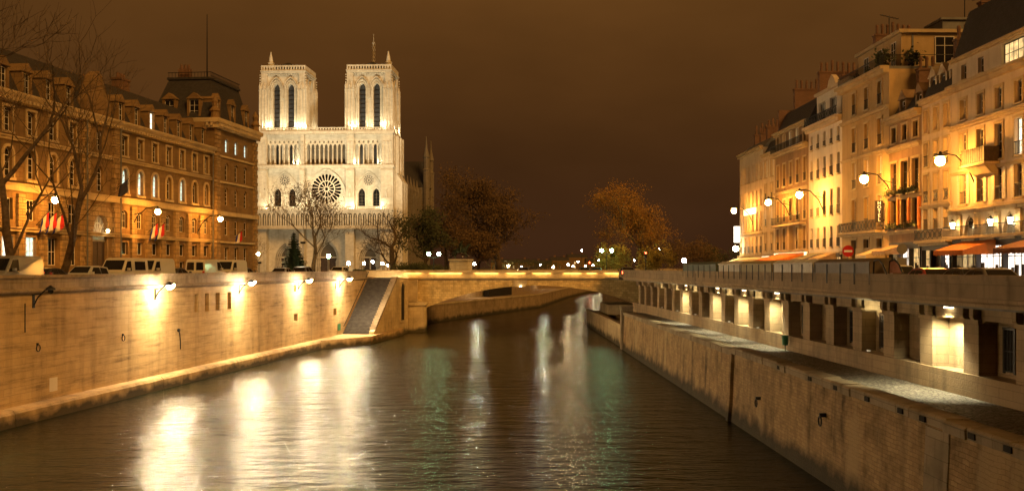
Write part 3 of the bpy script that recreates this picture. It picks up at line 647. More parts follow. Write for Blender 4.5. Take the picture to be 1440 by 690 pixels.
# ------------------------------------------------------------------ cathedral (local x to the right of the picture, outward = -y)
ca = thing('cathedral', 'floodlit pale gothic cathedral with two square towers and rose window', 'cathedral', (-62, 357, 7.6), R(-3))
CF = lambda s,d,z: (s, -d, z)
def ring_arch(mb, xa, xb, zb, kind, wd, y0, y1, legs=None, n=6):
    A = arch_pts(xa, xb, zb, kind, n)
    for p, q_ in zip(A[:-1], A[1:]): mb.bar(p, q_, wd, y0, y1)
    if legs is not None:
        mb.box(xa-wd/2, xa+wd/2, y0, y1, legs, A[0][1]); mb.box(xb-wd/2, xb+wd/2, y0, y1, legs, A[-1][1])
def cathedral():
    S = 'cathedral_stone'
    BAY = (-14.2, 14.2)
    # ---- portal storey
    ops = [(-4.3,4.3,0,11.2,'point')]+[(b-3.5,b+3.5,0,9.6,'point') for b in BAY]
    w_ = MB(); wall(w_, -22.3, 22.3, -.3, 15, ops, 3.2, CF); w_.build('facade_wall', S, ca)
    for c, hw, top in ((-14.2,3.5,9.6),(0,4.3,11.2),(14.2,3.5,9.6)):
        p = MB()
        for k in range(4):                   # stepped archivolts and jamb shafts
            f = hw-.45*k; ring_arch(p, c-f, c+f, top-.5*k, 'point', .28, .3+.7*k, .75+.7*k, 0)
        ty = MB(); zt = 4.6
        p.box(c-hw+.02, c+hw-.02, 2.6, 2.9, zt, zt+.45)
        po = p.build('portal', S, ca)
        ty.prism([(c-hw+.3,zt+.46),(c+hw-.3,zt+.46)]+[(x,z) for x,z in reversed(arch_pts(c-hw+.3, c+hw-.3, top-.5, 'point'))][1:-1], 2.95, 3.15); ty.build('tympanum', 'cathedral_shaded', po)
        for s in (-1,1):
            d = MB(); x0 = c+s*.2; x1 = c+s*(hw-1.3)
            d.box(min(x0,x1), max(x0,x1), 2.9, 3.1, 0, zt-.003); d.build('door', 'dark_wood', po)
        d = MB(); d.box(c-.2, c+.2, 2.5, 2.88, 0, zt); d.build('trumeau', S, po)
        for s in (-1,1):
            for k in range(4):
                g = MB(); x = c+s*(hw-.2-.45*k); y = .2+.7*k
                g.lathe((x,y,1.7), [(.2,0),(.24,.3),(.2,1.0),(.26,1.6),(.2,1.9),(.1,2.0),(.14,2.15),(.13,2.35),(.02,2.45)], 8); g.build('jamb_statue', S, po)
    # ---- rose storey
    ops = [(b+o-1.18, b+o+1.18, 21.6, 27.9, 'point') for b in BAY for o in (-2.45, 2.45)]
    w_ = MB(); wall(w_, -22.3, 22.3, 20, 34.6, ops, 1.1, CF); w_.build('facade_wall', S, ca)
    for b in BAY:
        for o in (-2.45, 2.45): window(ca, (b+o, .9, 21.65), 2.3, 6.2, 'point', (2,4), 'window_glass', 'cathedral_shaded')
        m_ = MB(); ring_arch(m_, b-5.1, b+5.1, 33.4, 'point', .42, -.55, -.003, 21.2); ring_arch(m_, b-4.6, b+4.6, 32.7, 'point', .22, -.3, -.003, 21.2)
        for o in (-2.45,2.45): ring_arch(m_, b+o-1.45, b+o+1.45, 28.4, 'point', .3, -.35, -.003, 21.4)
        m_.build('arch_moulding', S, ca)
        r = MB(); c = (b, 30.5)
        r.ring(c, 1.75, 2.1, -.3, -.02, 28); r.ring(c, .35, .55, -.2, -.02, 16)
        for k in range(12):
            t = k*math.pi/6; r.bar((c[0]+.5*math.cos(t), c[1]+.5*math.sin(t)), (c[0]+1.8*math.cos(t), c[1]+1.8*math.sin(t)), .12, -.2, -.02)
            t += math.pi/12; q_ = (c[0]+1.45*math.cos(t), c[1]+1.45*math.sin(t)); r.ring(q_, .24, .34, -.22, -.02, 10)
        ro = r.build('small_rose', S, ca); g = MB(); g.lathe((0,0,0), [(1.8,0),(1.8,.02)], 28)
        g.v = [(c[0]+x, -.018+z*.5, c[1]+y) for x,y,z in g.v]; g.build('pane', 'louvre', ro)
        for s in (-1,1):                     # carved crosses beside the small rose
            x = MB(); x.box(b+s*4.4-.1, b+s*4.4+.1, -.28, -.003, 30.4, 32); x.box(b+s*4.4-.6, b+s*4.4+.6, -.26, -.003, 31.1, 31.3); x.build('carved_cross', S, ca)
    # ---- the great rose
    c = (0, 27.6); r = MB()
    r.ring(c, 5.35, 5.75, -.62, -.003, 48); r.ring(c, 5.0, 5.22, -.4, -.003, 48); r.ring(c, 2.55, 2.85, -.35, -.05, 32); r.ring(c, .55, .95, -.4, -.05, 20)
    for k in range(24):
        t = 2*math.pi*(k+.5)/24; r.bar((c[0]+2.8*math.cos(t), c[1]+2.8*math.sin(t)), (c[0]+5.1*math.cos(t), c[1]+5.1*math.sin(t)), .24, -.32, -.05)
        t2 = 2*math.pi*k/24; q_ = (c[0]+4.62*math.cos(t2), c[1]+4.62*math.sin(t2)); r.ring(q_, .44, .58, -.3, -.06, 8, t2-1.7, t2+1.7)
    for k in range(12):
        t = 2*math.pi*(k+.5)/12; r.bar((c[0]+.9*math.cos(t), c[1]+.9*math.sin(t)), (c[0]+2.6*math.cos(t), c[1]+2.6*math.sin(t)), .22, -.32, -.05)
    ro = r.build('rose_window', S, ca); g = MB(); g.lathe((0,0,0), [(5.1,0),(5.1,.05)], 48); g.v = [(c[0]+x, -.045+z*.5, c[1]+y) for x,y,z in g.v]; g.build('pane', 'window_glass', ro)
    m_ = MB(); ring_arch(m_, -6.5, 6.5, 34.2, 'pt', .5, -.8, -.003, 21.4, 10); ring_arch(m_, -6.0, 6.0, 33.7, 'pt', .25, -.45, -.003, 21.4, 10); m_.build('arch_moulding', S, ca)
    st = MB(); 
    for x in (-1.5, 0, 1.5):                 # figures on the balcony in front of the rose
        st.lathe((x,-3.0,20.7), [(.42,0),(.35,.4),(.42,1.6),(.46,2.3),(.3,2.6),(.16,2.75),(.24,2.95),(.22,3.25),(.04,3.4)], 8)
    st.build('balcony_statue', S, ca)
    # ---- open gallery storey
    w_ = MB()
    for b, n, half in ((-14.2, 8, 6.2), (0, 9, 6.7), (14.2, 8, 6.2)):
        ops = []; p_ = 2*half/n
        for i in range(n):
            x = b-half+p_*(i+.5); ops.append((x-p_*.34, x+p_*.34, 35.6, 42.6, 'point'))
            if i: ops.append((b-half+p_*i-.27, b-half+p_*i+.27, 42.9, 43.7, 'point'))
        wall(w_, b-half-.5, b+half+.5, 35.2, 45.8, ops, .42, lambda s,d,z: (s, -.9-d, z))
    w_.build('gallery_arcade', S, ca)
    for b, n, half in ((-14.2, 8, 6.2), (0, 9, 6.7), (14.2, 8, 6.2)):
        p_ = 2*half/n
        for i in range(n+1):
            x = b-half+p_*i; q_ = MB(); q_.lathe((x,-1.12,35.25), [(.30,0),(.30,.3),(.17,.45),(.155,5.0),(.26,5.4),(.28,5.6)], 10); q_.build('gallery_column', S, ca, True)
    w_ = MB(); ops = [(b+o-.95, b+o+.95, 35.8, 43.0, 'point') for b in BAY for o in (-2.3, 2.3)]
    for b in BAY: w_ = MB(); wall(w_, b-7.9, b+7.9, 34.6, 45.9, [o for o in ops if abs((o[0]+o[1])/2-b) < 5], .8, lambda s,d,z: (s, 1.1-d, z)); w_.build('facade_wall', S, ca)
    for b in BAY:
        for o in (-2.3,2.3): k = MB(); k.prism([(b+o-.95,35.8),(b+o+.95,35.8)]+[(x,z) for x,z in reversed(arch_pts(b+o-.95, b+o+.95, 43.0, 'point'))], 1.75, 1.88); k.build('gallery_opening', 'louvre', ca)
    # ---- buttresses with setoffs, shafts and gablets
    for x0, x1 in ((-24.3,-19.6),(-8.6,-5.9-1.0),(6.9,8.6+1.2),(18.6,22.9)):
        b = MB(); b.box(x0, x1, -3.2, 0, -.3, 15); b.box(x0+.1, x1-.1, -2.6, 0, 20.0, 34.6); b.box(x0+.25, x1-.25, -2.2, 0, 34.6, 46.2)
        b.frustum(x0,x1,-3.0,0,33.6, x0+.2,x1-.2,-2.4,0,34.6)
        bo = b.build('buttress', S, ca)
        k = MB(); n = 3 if x1-x0 > 3 else 2
        for i in range(n+1):
            x = x0+.45+(x1-x0-.9)*i/n; k.lathe((x,-2.32,35.3), [(.22,0),(.13,.3),(.13,6.0),(.24,6.4)], 8)
        for i in range(n): xa = x0+.45+(x1-x0-.9)*i/n; xb = x0+.45+(x1-x0-.9)*(i+1)/n; ring_arch(k, xa, xb, 43.3, 'point', .2, -2.45, -2.2)
        k.build('shafts', S, bo); k = MB(); k.prism([(x0+.4,27.5),(x1-.4,27.5),((x0+x1)/2,29.6)], -2.8, -2.6); k.build('gablet', S, bo); k = MB(); k.box(x0+.3,x1-.3,-2.85,-2.6,24.2,24.6); k.build('bracket', S, bo)
        s_ = MB(); s_.lathe(((x0+x1)/2,-2.9,24.6),[(.35,0),(.3,.5),(.38,1.6),(.2,2.0),(.2,2.5),(.03,2.7)],8); s_.build('statue', S, bo)
    sb = MB(); sb.box(-24.3,-22.3,0,14,-.3,46.2); sb.box(22.3,22.9,0,14,-.3,46.2)
    for y in (2.0, 8.0, 12.2):
        sb.box(22.9, 25.2, y-.2, y+1.8, -.3, 30); sb.frustum(22.9,25.2,y-.2,y+1.8,30, 22.9,23.3,y-.2,y+1.8,33); sb.box(22.9,23.9,y,y+1.6,33,45.5)
    sb.build('side_wall', S, ca)
    # ---- gallery of kings
    n = 28; half = 22.4; p_ = 2*half/n
    w_ = MB(); wall(w_, -half-.7, half+.7, 14.6, 20.1, [(-half+p_*(i+.5)-.56, -half+p_*(i+.5)+.56, 15.3, 19.4, 'point') for i in range(n)], 1.0, lambda s,d,z: (s, -4.2-d, z))
    w_.build('kings_gallery', S, ca)
    bk = MB(); bk.box(-half-.6, half+.6, -1.7, -1.4, 14.61, 20.09); bk.build('gallery_back', 'cathedral_shaded', ca)
    for x in (-half-.7, half+.7): e_ = MB(); e_.box(x-.05,x+.05,-4.2,0,14.6,20.1); e_.build('gallery_end', S, ca)
    sl = MB(); sl.box(-half-.9, half+.9, -4.45, -.003, 14.15, 14.6); sl.build('cornice', S, ca)
    sl = MB(); sl.box(-half-.9, half+.9, -4.5, -.003, 20.103, 20.6); sl.build('cornice', S, ca)
    km = MB(); km.lathe((0,0,0), [(.30,0),(.25,.3),(.22,.9),(.28,1.8),(.33,2.35),(.26,2.6),(.11,2.72),(.18,2.88),(.2,3.1),(.16,3.28),(.21,3.32),(.18,3.5)], 9)
    kme = km.mesh('king_statue', S, True)
    for i in range(n): put('king_statue', kme, ca, (-half+p_*(i+.5), -3.85, 15.35))
    bl = MB(); m_ = 60; wall(bl, -half-.7, half+.7, 20.6, 21.7, [(-half+2*half*i/m_+.16, -half+2*half*(i+1)/m_-.16, 20.75, 21.45, 'round') for i in range(m_)], .25, lambda s,d,z: (s, -4.1-d, z)); bl.build('balustrade', S, ca)
    # ---- cornices
    for z, pr, hh, xe in ((34.62,2.9,.75,0.2),(45.9,2.6,.85,.2)):
        c = MB(); c.box(-24.3-xe, 22.9+xe, -pr, 1.0, z, z+hh); c.box(-24.1-xe, 22.7+xe, -pr+.25, 1.0, z+hh+.002, z+hh+.25); c.build('cornice', S, ca)
        k = MB(); comb(k, -24, 22.6, z-.36, z-.08, z-.003, 66, -pr+.02, -pr+.4)
        k.build('corbel_table', S, ca)
    bl = MB(); m_ = 50; wall(bl, -24, 22.6, 47.0, 48.0, [(-23.8+46.2*i/m_+.2, -23.8+46.2*(i+1)/m_-.2, 47.15, 47.8, 'point') for i in range(m_)], .2, lambda s,d,z: (s, -2.1-d, z)); bl.build('balustrade', S, ca)
    bd = MB(); bd.box(-22.3, 22.3, 1.95, 13.9, 20, 45.8) ; bd.build('nave_front', 'cathedral_shaded', ca)
    # ---- towers
    for ti, cx in enumerate((-14.6, 14.4)):
        t = MB(); H = 6.55; y0 = .2; yc = y0+H
        maps = (lambda s,d,z: (cx+s, y0-d, z), lambda s,d,z: (cx+H+d, yc+s, z), lambda s,d,z: (cx-H-d, yc-s, z), lambda s,d,z: (cx-s, yc+H+d, z))
        for P in maps:
            wall(t, -H, H, 46.4, 67.0, [(o-1.16, o+1.16, 47.6, 63.0, 'point') for o in (-2.42, 2.42)], 1.5, P)
        to = t.build('tower', S, ca)
        for fi, P in enumerate(maps[:3]):
            for o in (-2.42, 2.42):
                lv = MB(); pts = [(o-1.15,47.6),(o+1.15,47.6)]+[(x,z) for x,z in reversed(arch_pts(o-1.15, o+1.15, 62.95, 'point'))]
                m0 = len(pts); lv.add([P(x,-1.45,z) for x,z in pts], [tuple(range(m0))]); lo = lv.build('louvre', 'louvre', to)
                sl = MB()
                for i in range(9):
                    z = 48.6+1.5*i; sl.add([P(o-1.1,-1.4,z+.35),P(o+1.1,-1.4,z+.35),P(o+1.1,-.95,z),P(o-1.1,-.95,z)], [(0,1,2,3)])
                sl.build('slats', 'slate_roof', lo)
            a = MB()
            def ra(xa, xb, zb, wd, d0, d1, legs):
                A = arch_pts(xa, xb, zb, 'point')
                for p, q_ in zip(A[:-1], A[1:]):
                    dx, dz = q_[0]-p[0], q_[1]-p[1]; l = math.hypot(dx,dz); nx, nz = -dz/l*wd/2, dx/l*wd/2
                    vs = [P(p[0]+sx*nx, d, p[1]+sx*nz) for d in (d0,d1) for sx in (-1,1)]+[P(q_[0]+sx*nx, d, q_[1]+sx*nz) for d in (d0,d1) for sx in (-1,1)]
                    a.add(vs, [(0,1,3,2),(4,6,7,5),(0,4,5,1),(2,3,7,6),(1,5,7,3),(0,2,6,4)])
                for x in (xa, xb): obox(a, P, x-wd/2, x+wd/2, d0, d1, legs, A[0][1])
            for o in (-2.42,2.42):
                ra(o-1.32, o+1.32, 63.3, .26, -.02, .32, 47.6); ra(o-1.75, o+1.75, 64.2, .3, -.02, .55, 47.6); ra(o-2.2,o+2.2,65.1,.26,-.02,.75,58)
            for i in range(16):               # corbels below the crown
                s = -6.2+12.4*i/15; obox(a, P, s-.16, s+.16, .02, .6, 65.75, 66.3)
            a.build('arch_moulding', S, to)
        for sx in (-1,1):
            for sy in (-1,1):                 # stepped corner buttresses with crocketed gablets
                b = MB(); x = cx+sx*6.45; y = yc+sy*6.45
                b.box(x-1.45, x+1.45, y-1.45, y+1.45, 46.4, 55); b.box(x-1.32, x+1.32, y-1.32, y+1.32, 55, 61.2)
                b.frustum(x-1.45,x+1.45,y-1.45,y+1.45,61.2, x-.9,x+.9,y-.9,y+.9,63.4); b.box(x-1.0,x+1.0,y-1.0,y+1.0,63.4,66.4)
                for ax in (-1.45,-.5,.5,1.45):  # shafts
                    for fy in (-1,1):
                        b.lathe((x+ax,y+fy*1.5,46.8),[(.2,0),(.14,.3),(.14,13.4),(.24,14)],7); b.lathe((x+fy*1.5,y+ax,46.8),[(.2,0),(.14,.3),(.14,13.4),(.24,14)],7)
                bo = b.build('corner_buttress', S, to)
                k = MB()
                for ax in (-1.35,0,1.35):
                    for ay in (-1.35,0,1.35):
                        if ax or ay: k.lathe((x+ax,y+ay,60.9),[(.34,0),(.30,.9),(.36,1.0),(.10,2.0),(.16,2.15),(.03,2.5)],6)
                k.build('pinnacle_cluster', S, bo); k = MB()
                for i in range(4): k.ball((x+sx*1.25, y+sy*1.25, 63.2+.85*i), .26, 6, 4)
                k.build('crockets', S, bo)
        c = MB(); c.box(cx-7.55,cx+7.55,yc-7.55,yc+7.55,66.42,66.95); c.box(cx-7.75,cx+7.75,yc-7.75,yc+7.75,66.953,67.3); c.build('cornice', S, to)
        bl = MB(); m_ = 16
        for P in (lambda s,d,z: (cx+s, yc-7.5-d, z), lambda s,d,z: (cx+7.5+d, yc+s, z), lambda s,d,z: (cx-7.5-d, yc-s, z), lambda s,d,z: (cx-s, yc+7.5+d, z)):
            wall(bl, -7.5, 7.5, 67.3, 69.0, [(-7.3+14.6*i/m_+.2, -7.3+14.6*(i+1)/m_-.2, 67.6, 68.6, 'point') for i in range(m_)], .3, P)
        bl.build('balustrade', S, to)
        rf = MB(); rf.frustum(cx-6.8,cx+6.8,yc-6.8,yc+6.8,67.31, cx-.3,cx+.3,yc-.3,yc+.3,71.2); rf.build('tower_roof', 'slate_roof', to)
        tx, ty_ = (cx-4.6, yc-5.8) if ti == 0 else (cx+6.2, yc-5.6)
        pn = MB(); pn.lathe((tx,ty_,67.3),[(1.15,0),(1.15,2.4),(1.3,2.6),(.8,3.0),(.55,4.6),(.2,6.0),(.25,6.2),(.03,6.6)],8); pn.build('stair_turret', S, to)
        if ti == 1:
            an = MB(); ax, ay = cx+.2, yc
            an.tube([(ax,ay,69),(ax,ay,80.8)], [.10,.05]); 
            for i in range(8): z = 70.2+i*1.25; an.ball((ax,ay,z), .34-.028*i, 6, 4); 
            for i in range(5):
                z = 70+1.6*i
                for k in range(4): t_ = k*math.pi/2; an.tube([(ax+.55*math.cos(t_),ay+.55*math.sin(t_),z),(ax+.45*math.cos(t_+.8),ay+.45*math.sin(t_+.8),z+1.6)], .05, 4)
            an.build('mast', 'cathedral_stone', to)
    # ---- nave, transept, side chapels beyond the towers
    nv = MB(); nv.box(-7,7,14,60,0,33); nv.box(-20,20,14,60,0,20); nv.build('nave', 'cathedral_shaded', ca)
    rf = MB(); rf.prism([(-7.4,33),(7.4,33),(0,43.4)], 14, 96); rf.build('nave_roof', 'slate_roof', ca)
    tr = MB(); tr.box(-25,25,60.2,75,0,33); tr.build('transept', 'cathedral_shaded', ca)
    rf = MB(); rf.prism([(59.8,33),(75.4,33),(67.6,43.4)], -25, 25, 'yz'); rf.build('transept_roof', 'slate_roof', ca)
    gb = MB(); gb.prism([(60.2,33),(75,33),(67.6,44.6)], 25.003, 25.8, 'yz'); gb.build('transept_gable', 'cathedral_shaded', ca)
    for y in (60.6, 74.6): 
        pn = MB(); pn.lathe((25.4,y,20),[(1.3,0),(1.3,19),(1.5,19.4),(1.05,20),(1.0,24),(1.3,24.4),(.5,28),(.1,32.5)],8); pn.build('pinnacle', 'cathedral_shaded', ca)
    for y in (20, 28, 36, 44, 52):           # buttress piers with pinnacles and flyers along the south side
        b = MB(); b.box(20.2,24.5,y-.8,y+.8,0,24); b.box(21.5,24.2,y-.7,y+.7,24,28); b.prism([(7,30.5),(7,31.4),(22.5,25.2),(22.5,24.2)], y-.35, y+.35); b.build('flying_buttress', 'cathedral_shaded', ca)
        p = MB(); p.lathe((22.9,y,28),[(.9,0),(.9,1.6),(1.05,1.8),(.45,4.4),(.08,6.6)],6); p.build('pinnacle', 'cathedral_shaded', ca)
    for y in (24, 32, 40, 48): window(ca, (20.05, y, 9), 3.6, 9, 'point', (3,3), 'window_glass', 'cathedral_shaded', R(90))
    # ---- ledge lights
    led = [(x, -3.55, 21.0, 1.0) for x in (-18.6,-10.4,-5.2,5.4,10.3,18.4)]+[(x,-1.5,36.3,.45) for x in (-20.0,-8.9,10.4,18.2,-10.2)]
    led += [(x,-1.9,48.2,.9) for x in (-19.2,-10.0,9.6,19.0)]+[(x,-1.9,48.2,.45) for x in (-14.6,14.4)]+[(23.4-.6,y,48.0,.5) for y in (2.0,11.5)]+[(-6.0,y,48.0,.6) for y in (2.5,10.5)]+[(-20.4+13,-1.6,48.1,.9)]
    for x,y,z,k in led:
        f = MB(); f.box(x-.22,x+.22,y-.16,y+.16,z-.32,z-.05); fo = f.build('floodlight', 'iron', ca)
        lamp('ledge_light', 'POINT', (x,y,z+.25), (1.0,.90,.62), LV['ledge']*k, fo, .18)
cathedral()

# floodlight masts on the square
def flood(x, y, zt, aim, power, label, size=58):
    t = thing('floodlight_mast', label, 'floodlight', (x,y,ST+.1), 0, 'floodlight masts on the cathedral square')
    p = MB(); p.tube([(0,0,0),(0,0,zt-.5)], [.12,.09], 8); p.build('pole', 'iron', t)
    h = MB(); h.box(-.7,.7,-.25,.15,zt-.5,zt+.1); h.build('lamp_housing', 'iron', t)
    g = MB(); g.box(-.62,.62,.153,.17,zt-.42,zt+.02); g.build('lamp_glass', 'lamp_niche', t)
    d = Vector(aim)-Vector((x,y,ST+.1+zt))
    lamp('floodlight_beam', 'SPOT', (0,.6,zt-.1), (1.0,.87,.60), power, t, .3, d, R(size), .8)
flood(-82, 300, 8.5, (-72,358,56), LV['flood']*7, 'tall dark floodlight mast left on the cathedral square behind the fir')
flood(-58, 296, 8.5, (-60,358,58), LV['flood']*7, 'tall dark floodlight mast in the middle of the cathedral square')
flood(-36, 300, 8.5, (-48,358,56), LV['flood']*7, 'tall dark floodlight mast right on the cathedral square behind dark trees')
flood(-74, 312, 3.0, (-76,358,14), LV['flood']*.9, 'added low floodlight mast before the left cathedral portal', 95)  # added to brighten the dim portal storey
flood(-48, 312, 3.0, (-50,358,14), LV['flood']*.9, 'added low floodlight mast before the right cathedral portal', 95)  # second mast added for light on the portals
flood(-12, 330, 8.5, (-38,365,52), LV['flood']*2.0, 'dark floodlight mast aimed at the south flank of the cathedral', 50)
# ------------------------------------------------------------------ long stone office building on the left bank
def roof_dormer(parent, x, P, z, w_, h, wallm, arched=True, pane='window_glass', deep=1.6, rz=0.0, front=0.0):
    d = MB(); obox(d, P, x-w_/2-.28, x-w_/2, front-deep, front, z, z+h+.1); obox(d, P, x+w_/2, x+w_/2+.28, front-deep, front, z, z+h+.1)
    obox(d, P, x-w_/2-.28, x+w_/2+.28, front-deep, front, z-.3, z-.003)
    pts = [(x-w_/2-.42, z+h+.1), (x+w_/2+.42, z+h+.1), (x, z+h+.95)]
    vs = [P(a, front+.1, b) for a,b in pts]+[P(a, front-deep, b) for a,b in pts]
    d.add(vs, [(0,1,2),(5,4,3),(0,3,4,1),(1,4,5,2),(2,5,3,0)])
    do = d.build('dormer', wallm, parent)
    fm, pm = win_meshes(w_, h, None, (2,3), pane, 'white_frame')
    wo = put('window', fm, do, P(x, front-.25, z), (0,0,rz)); put('pane', pm, wo)
    return do
def police():
    t = thing('government_building', 'long dark stone government building with mansard dormers and square corner pavilion', 'building', (-56,0,ST), LW)
    P = PQ; S = 'police_stone'
    bays_l = [61.9+3.6*i for i in range(13)]          # 61.9 .. 105.1
    bays_r = [115.6+3.62*i for i in range(7)]         # 115.6 .. 137.3
    a, b_ = tL(58), tL(139)
    ops = []; wins = []
    def add(Y, w_, z0, z1, kind, bars, pane='window_glass'):
        ops.append((tL(Y)-w_/2, tL(Y)+w_/2, z0, z1)+((kind,) if kind else ())); wins.append((tL(Y), w_, z0, z1-z0, kind, bars, pane))
    for i, Y in enumerate(bays_l):
        lit = {8:'room_dim', 9:'room_cool', 10:'room_dim'}.get(i)
        add(Y, 1.75, 1.7, 4.3, None, (3,2), 'room_cool' if i in (8,10) else ('room_white' if i == 9 else 'window_glass'))
        add(Y, 1.55, 5.8, 7.7, None, (3,2), 'window_glass')
        add(Y, 1.35, 9.6, 12.2, 'round', (2,3)); add(Y, 1.25, 13.6, 15.7, 'seg', (2,3))
    for i, Y in enumerate(bays_r):
        add(Y, 1.7, 2.9, 4.3, None, (2,1)); add(Y, 1.7, .15, 2.2, None, (2,2), 'window_glass')
        add(Y, 1.45, 5.8, 7.7, 'seg', (3,2))
        add(Y, 1.4, 9.6, 12.2, 'round', (2,2), {0:'room_cool',1:'room_cool',2:'room_cool',3:'window_glass',4:'room_cool'}.get(i,'window_glass'))
        add(Y, 1.25, 13.6, 15.7, 'seg', (2,3))
    add(110.4, 1.35, 9.4, 12.0, 'round', (2,3)); add(110.4, 1.35, 13.6, 15.7, 'seg', (2,3))
    ops.append((tL(110.4)-1.5, tL(110.4)+1.5, .05, 6.9, 'round'))
    m_ = MB(); wall(m_, a, b_, 0, 16.6, ops, .42, P)
    m_.quad((a,0,0),(a,14,0),(a,14,16.6),(a,0,16.6)); m_.quad((a,14,0),(b_,14,0),(b_,14,16.6),(a,14,16.6)); m_.build('wall', S, t)
    for x,w_,z,h,k,bars,pane in wins:
        if pane == 'room_cool' and k == 'round' and abs(x-tL(bays_r[3])) < .1: pane = 'room_dim'
        window(t, (x,.32,z), w_, h, k, bars, pane)
    # gate in the central bay: rusticated arch, fan light, door leaves
    x = tL(110.4)
    d = MB(); d.box(x-1.48, x+1.48, .3, .38, .06, 4.2); d.box(x-.03,x+.03,.26,.3,.06,4.2); do = d.build('gate', 'dark_wood', t)
    fl = MB(); fl.prism([(x-1.48,4.25),(x+1.48,4.25)]+[(px,pz) for px,pz in reversed(arch_pts(x-1.48,x+1.48,6.88,'round'))], .33, .36); fl.build('fan_light', 'room_dim', do)
    fr = MB(); 
    for k in range(1,6): t_ = math.pi*k/6; fr.bar((x,4.6),(x+1.5*math.cos(t_)*.96,5.4+1.5*math.sin(t_)*.96), .07, .26, .32)
    fr.ring((x,5.4),.7,.78,.26,.32,20); fr.box(x-1.48,x+1.48,.24,.34,4.2,4.38); fr.build('gate_frame', 'white_frame', do)
    r = MB()
    for k in range(11):
        t_ = math.pi*(k+.0)/11; t2 = math.pi*(k+.93)/11
        r.prism([(x+1.55*math.cos(t_),5.4+1.55*math.sin(t_)),(x+2.75*math.cos(t_),5.4+2.75*math.sin(t_)),(x+2.75*math.cos(t2),5.4+2.75*math.sin(t2)),(x+1.55*math.cos(t2),5.4+1.55*math.sin(t2))], -.16, -.003)
    r.build('voussoirs', 'rusticated_stone', t)
    # rusticated pilasters between the bays of the two lower storeys
    for Y in [b-1.8 for b in bays_l]+[bays_l[-1]+1.9]+[b-1.8 for b in bays_r]+[bays_r[-1]+1.65]:
        p = MB(); x0 = tL(Y)
        for j in range(15): p.box(x0-.55, x0+.55, -.26, -.003, .06+.54*j, .06+.54*j+.49)
        p.build('pilaster', 'rusticated_stone', t)
    for Y in (107.4,113.4):                    # quoins of the projecting centre, full height
        p = MB(); x0 = tL(Y)
        for j in range(29): e = .62 if j % 2 else .48; p.box(x0-e, x0+e, -.34, -.003, .06+.57*j, .06+.57*j+.52)
        p.build('quoins', 'rusticated_stone', t)
    for Y in bays_l[7:]+bays_r:                # window surrounds with little pediments and sills
        s = MB(); x0 = tL(Y)
        for sx in (-.85,.85): s.box(x0+sx-.11, x0+sx+.11, -.14, -.003, 9.5, 11.5)
        ring_arch(s, x0-.82, x0+.82, 12.35, 'round', .24, -.16, -.003, None)
        s.box(x0-1.0,x0+1.0,-.22,-.003,9.25,9.5); s.build('window_surround', 'cut_stone', t); s = MB(); s.box(x0-.85,x0+.85,-.2,-.003,13.38,13.58); s.box(x0-.85,x0+.85,-.16,-.003,15.75,15.95)
        for sx in (-.76,.76): s.box(x0+sx-.1, x0+sx+.1, -.1, -.003, 13.6, 15.75)
        s.build('window_surround', 'cut_stone', t)
    for z0, z1, pr in ((4.75,5.0,.30),(8.35,8.9,.45),(12.85,13.1,.2)):
        c = MB(); c.box(a, b_, -pr, -.003, z0, z1); c.box(a, b_, -pr-.12, -.003, z1+.002, z1+.12); c.build('string_course', 'cut_stone', t)
    c = MB(); c.prism([(0,16.2),(-.3,16.3),(-.7,16.75),(-.8,16.95),(-.8,17.1),(.9,17.1),(.9,16.603),(0,16.603)], a, b_, 'yz'); c.build('cornice', 'cut_stone', t)
    k = MB(); comb(k, a+.1, b_-.1, 16.3, 16.52, 16.6, 130, -.55, -.31)
    k.build('modillions', 'cut_stone', t)
    rf = MB(); rf.prism([(.5,17.1),(2.0,20.2),(4.4,22.2),(12,22.2),(14,17.1)], a, b_, 'yz'); ro = rf.build('roof', 'slate_roof', t)
    for i, Y in enumerate(bays_l+bays_r):
        roof_dormer(t, tL(Y), P, 17.4, 1.05, 1.9, S, pane='room_white' if abs(Y-bays_r[2]) < .1 else 'window_glass', deep=1.8, front=-.35)
    dm = MB(); x = tL(110.4)                   # big stone gable over the centre
    dm.prism([(x-2.6,17.1),(x+2.6,17.1),(x+2.4,18.6),(x+1.3,20.3),(x+.8,21.3),(x,21.8),(x-.8,21.3),(x-1.3,20.3),(x-2.4,18.6)], .1, 1.2); dm.build('gable', S, t)
    for Y in (70, 84, 98, 128): 
        c = MB(); x = tL(Y); c.box(x-1.1,x+1.1,6.2,7.4,22.0,24.0); c.box(x-1.2,x+1.2,6.1,7.5,24.003,24.25)
        for i in range(4): c.lathe((x-.8+.53*i,6.8,24.2),[(.16,0),(.13,.7)],8)
        c.build('chimney', 'brick_chimney', ro)
    for Y in (107.0,113.9,138.4):
        d = MB(); d.tube([(tL(Y),-.5,0),(tL(Y),-.5,16.3)], .09, 6); d.build('drainpipe', 'zinc', t)
    # ---- corner pavilion
    a2, b2 = tL(139.02), tL(154); H = 20.4
    ops = []; W = []
    for Y in (143.1,146.5,149.9):
        x = tL(Y)
        for w_,z0,z1,k,bars,pane in ((1.5,.1,4.2,None,(2,3),'window_glass'),(1.35,5.8,7.8,None,(2,2),'window_glass'),(1.3,9.8,12.2,'round',(2,3),'window_glass'),(1.3,13.2,15.5,'seg',(2,3),'window_glass'),(1.2,16.9,18.7,'round',(2,2),'room_cool')):
            ops.append((x-w_/2,x+w_/2,z0,z1)+((k,) if k else ())); W.append((x,w_,z0,z1-z0,k,bars,pane))
    m_ = MB(); F = lambda s,d,z: (s,-.45-d,z); wall(m_, a2, b2, 0, H, ops, .4, F)
    for xx in (a2,b2): m_.quad((xx,-.45,0),(xx,8.8,0),(xx,8.8,H),(xx,-.45,H))
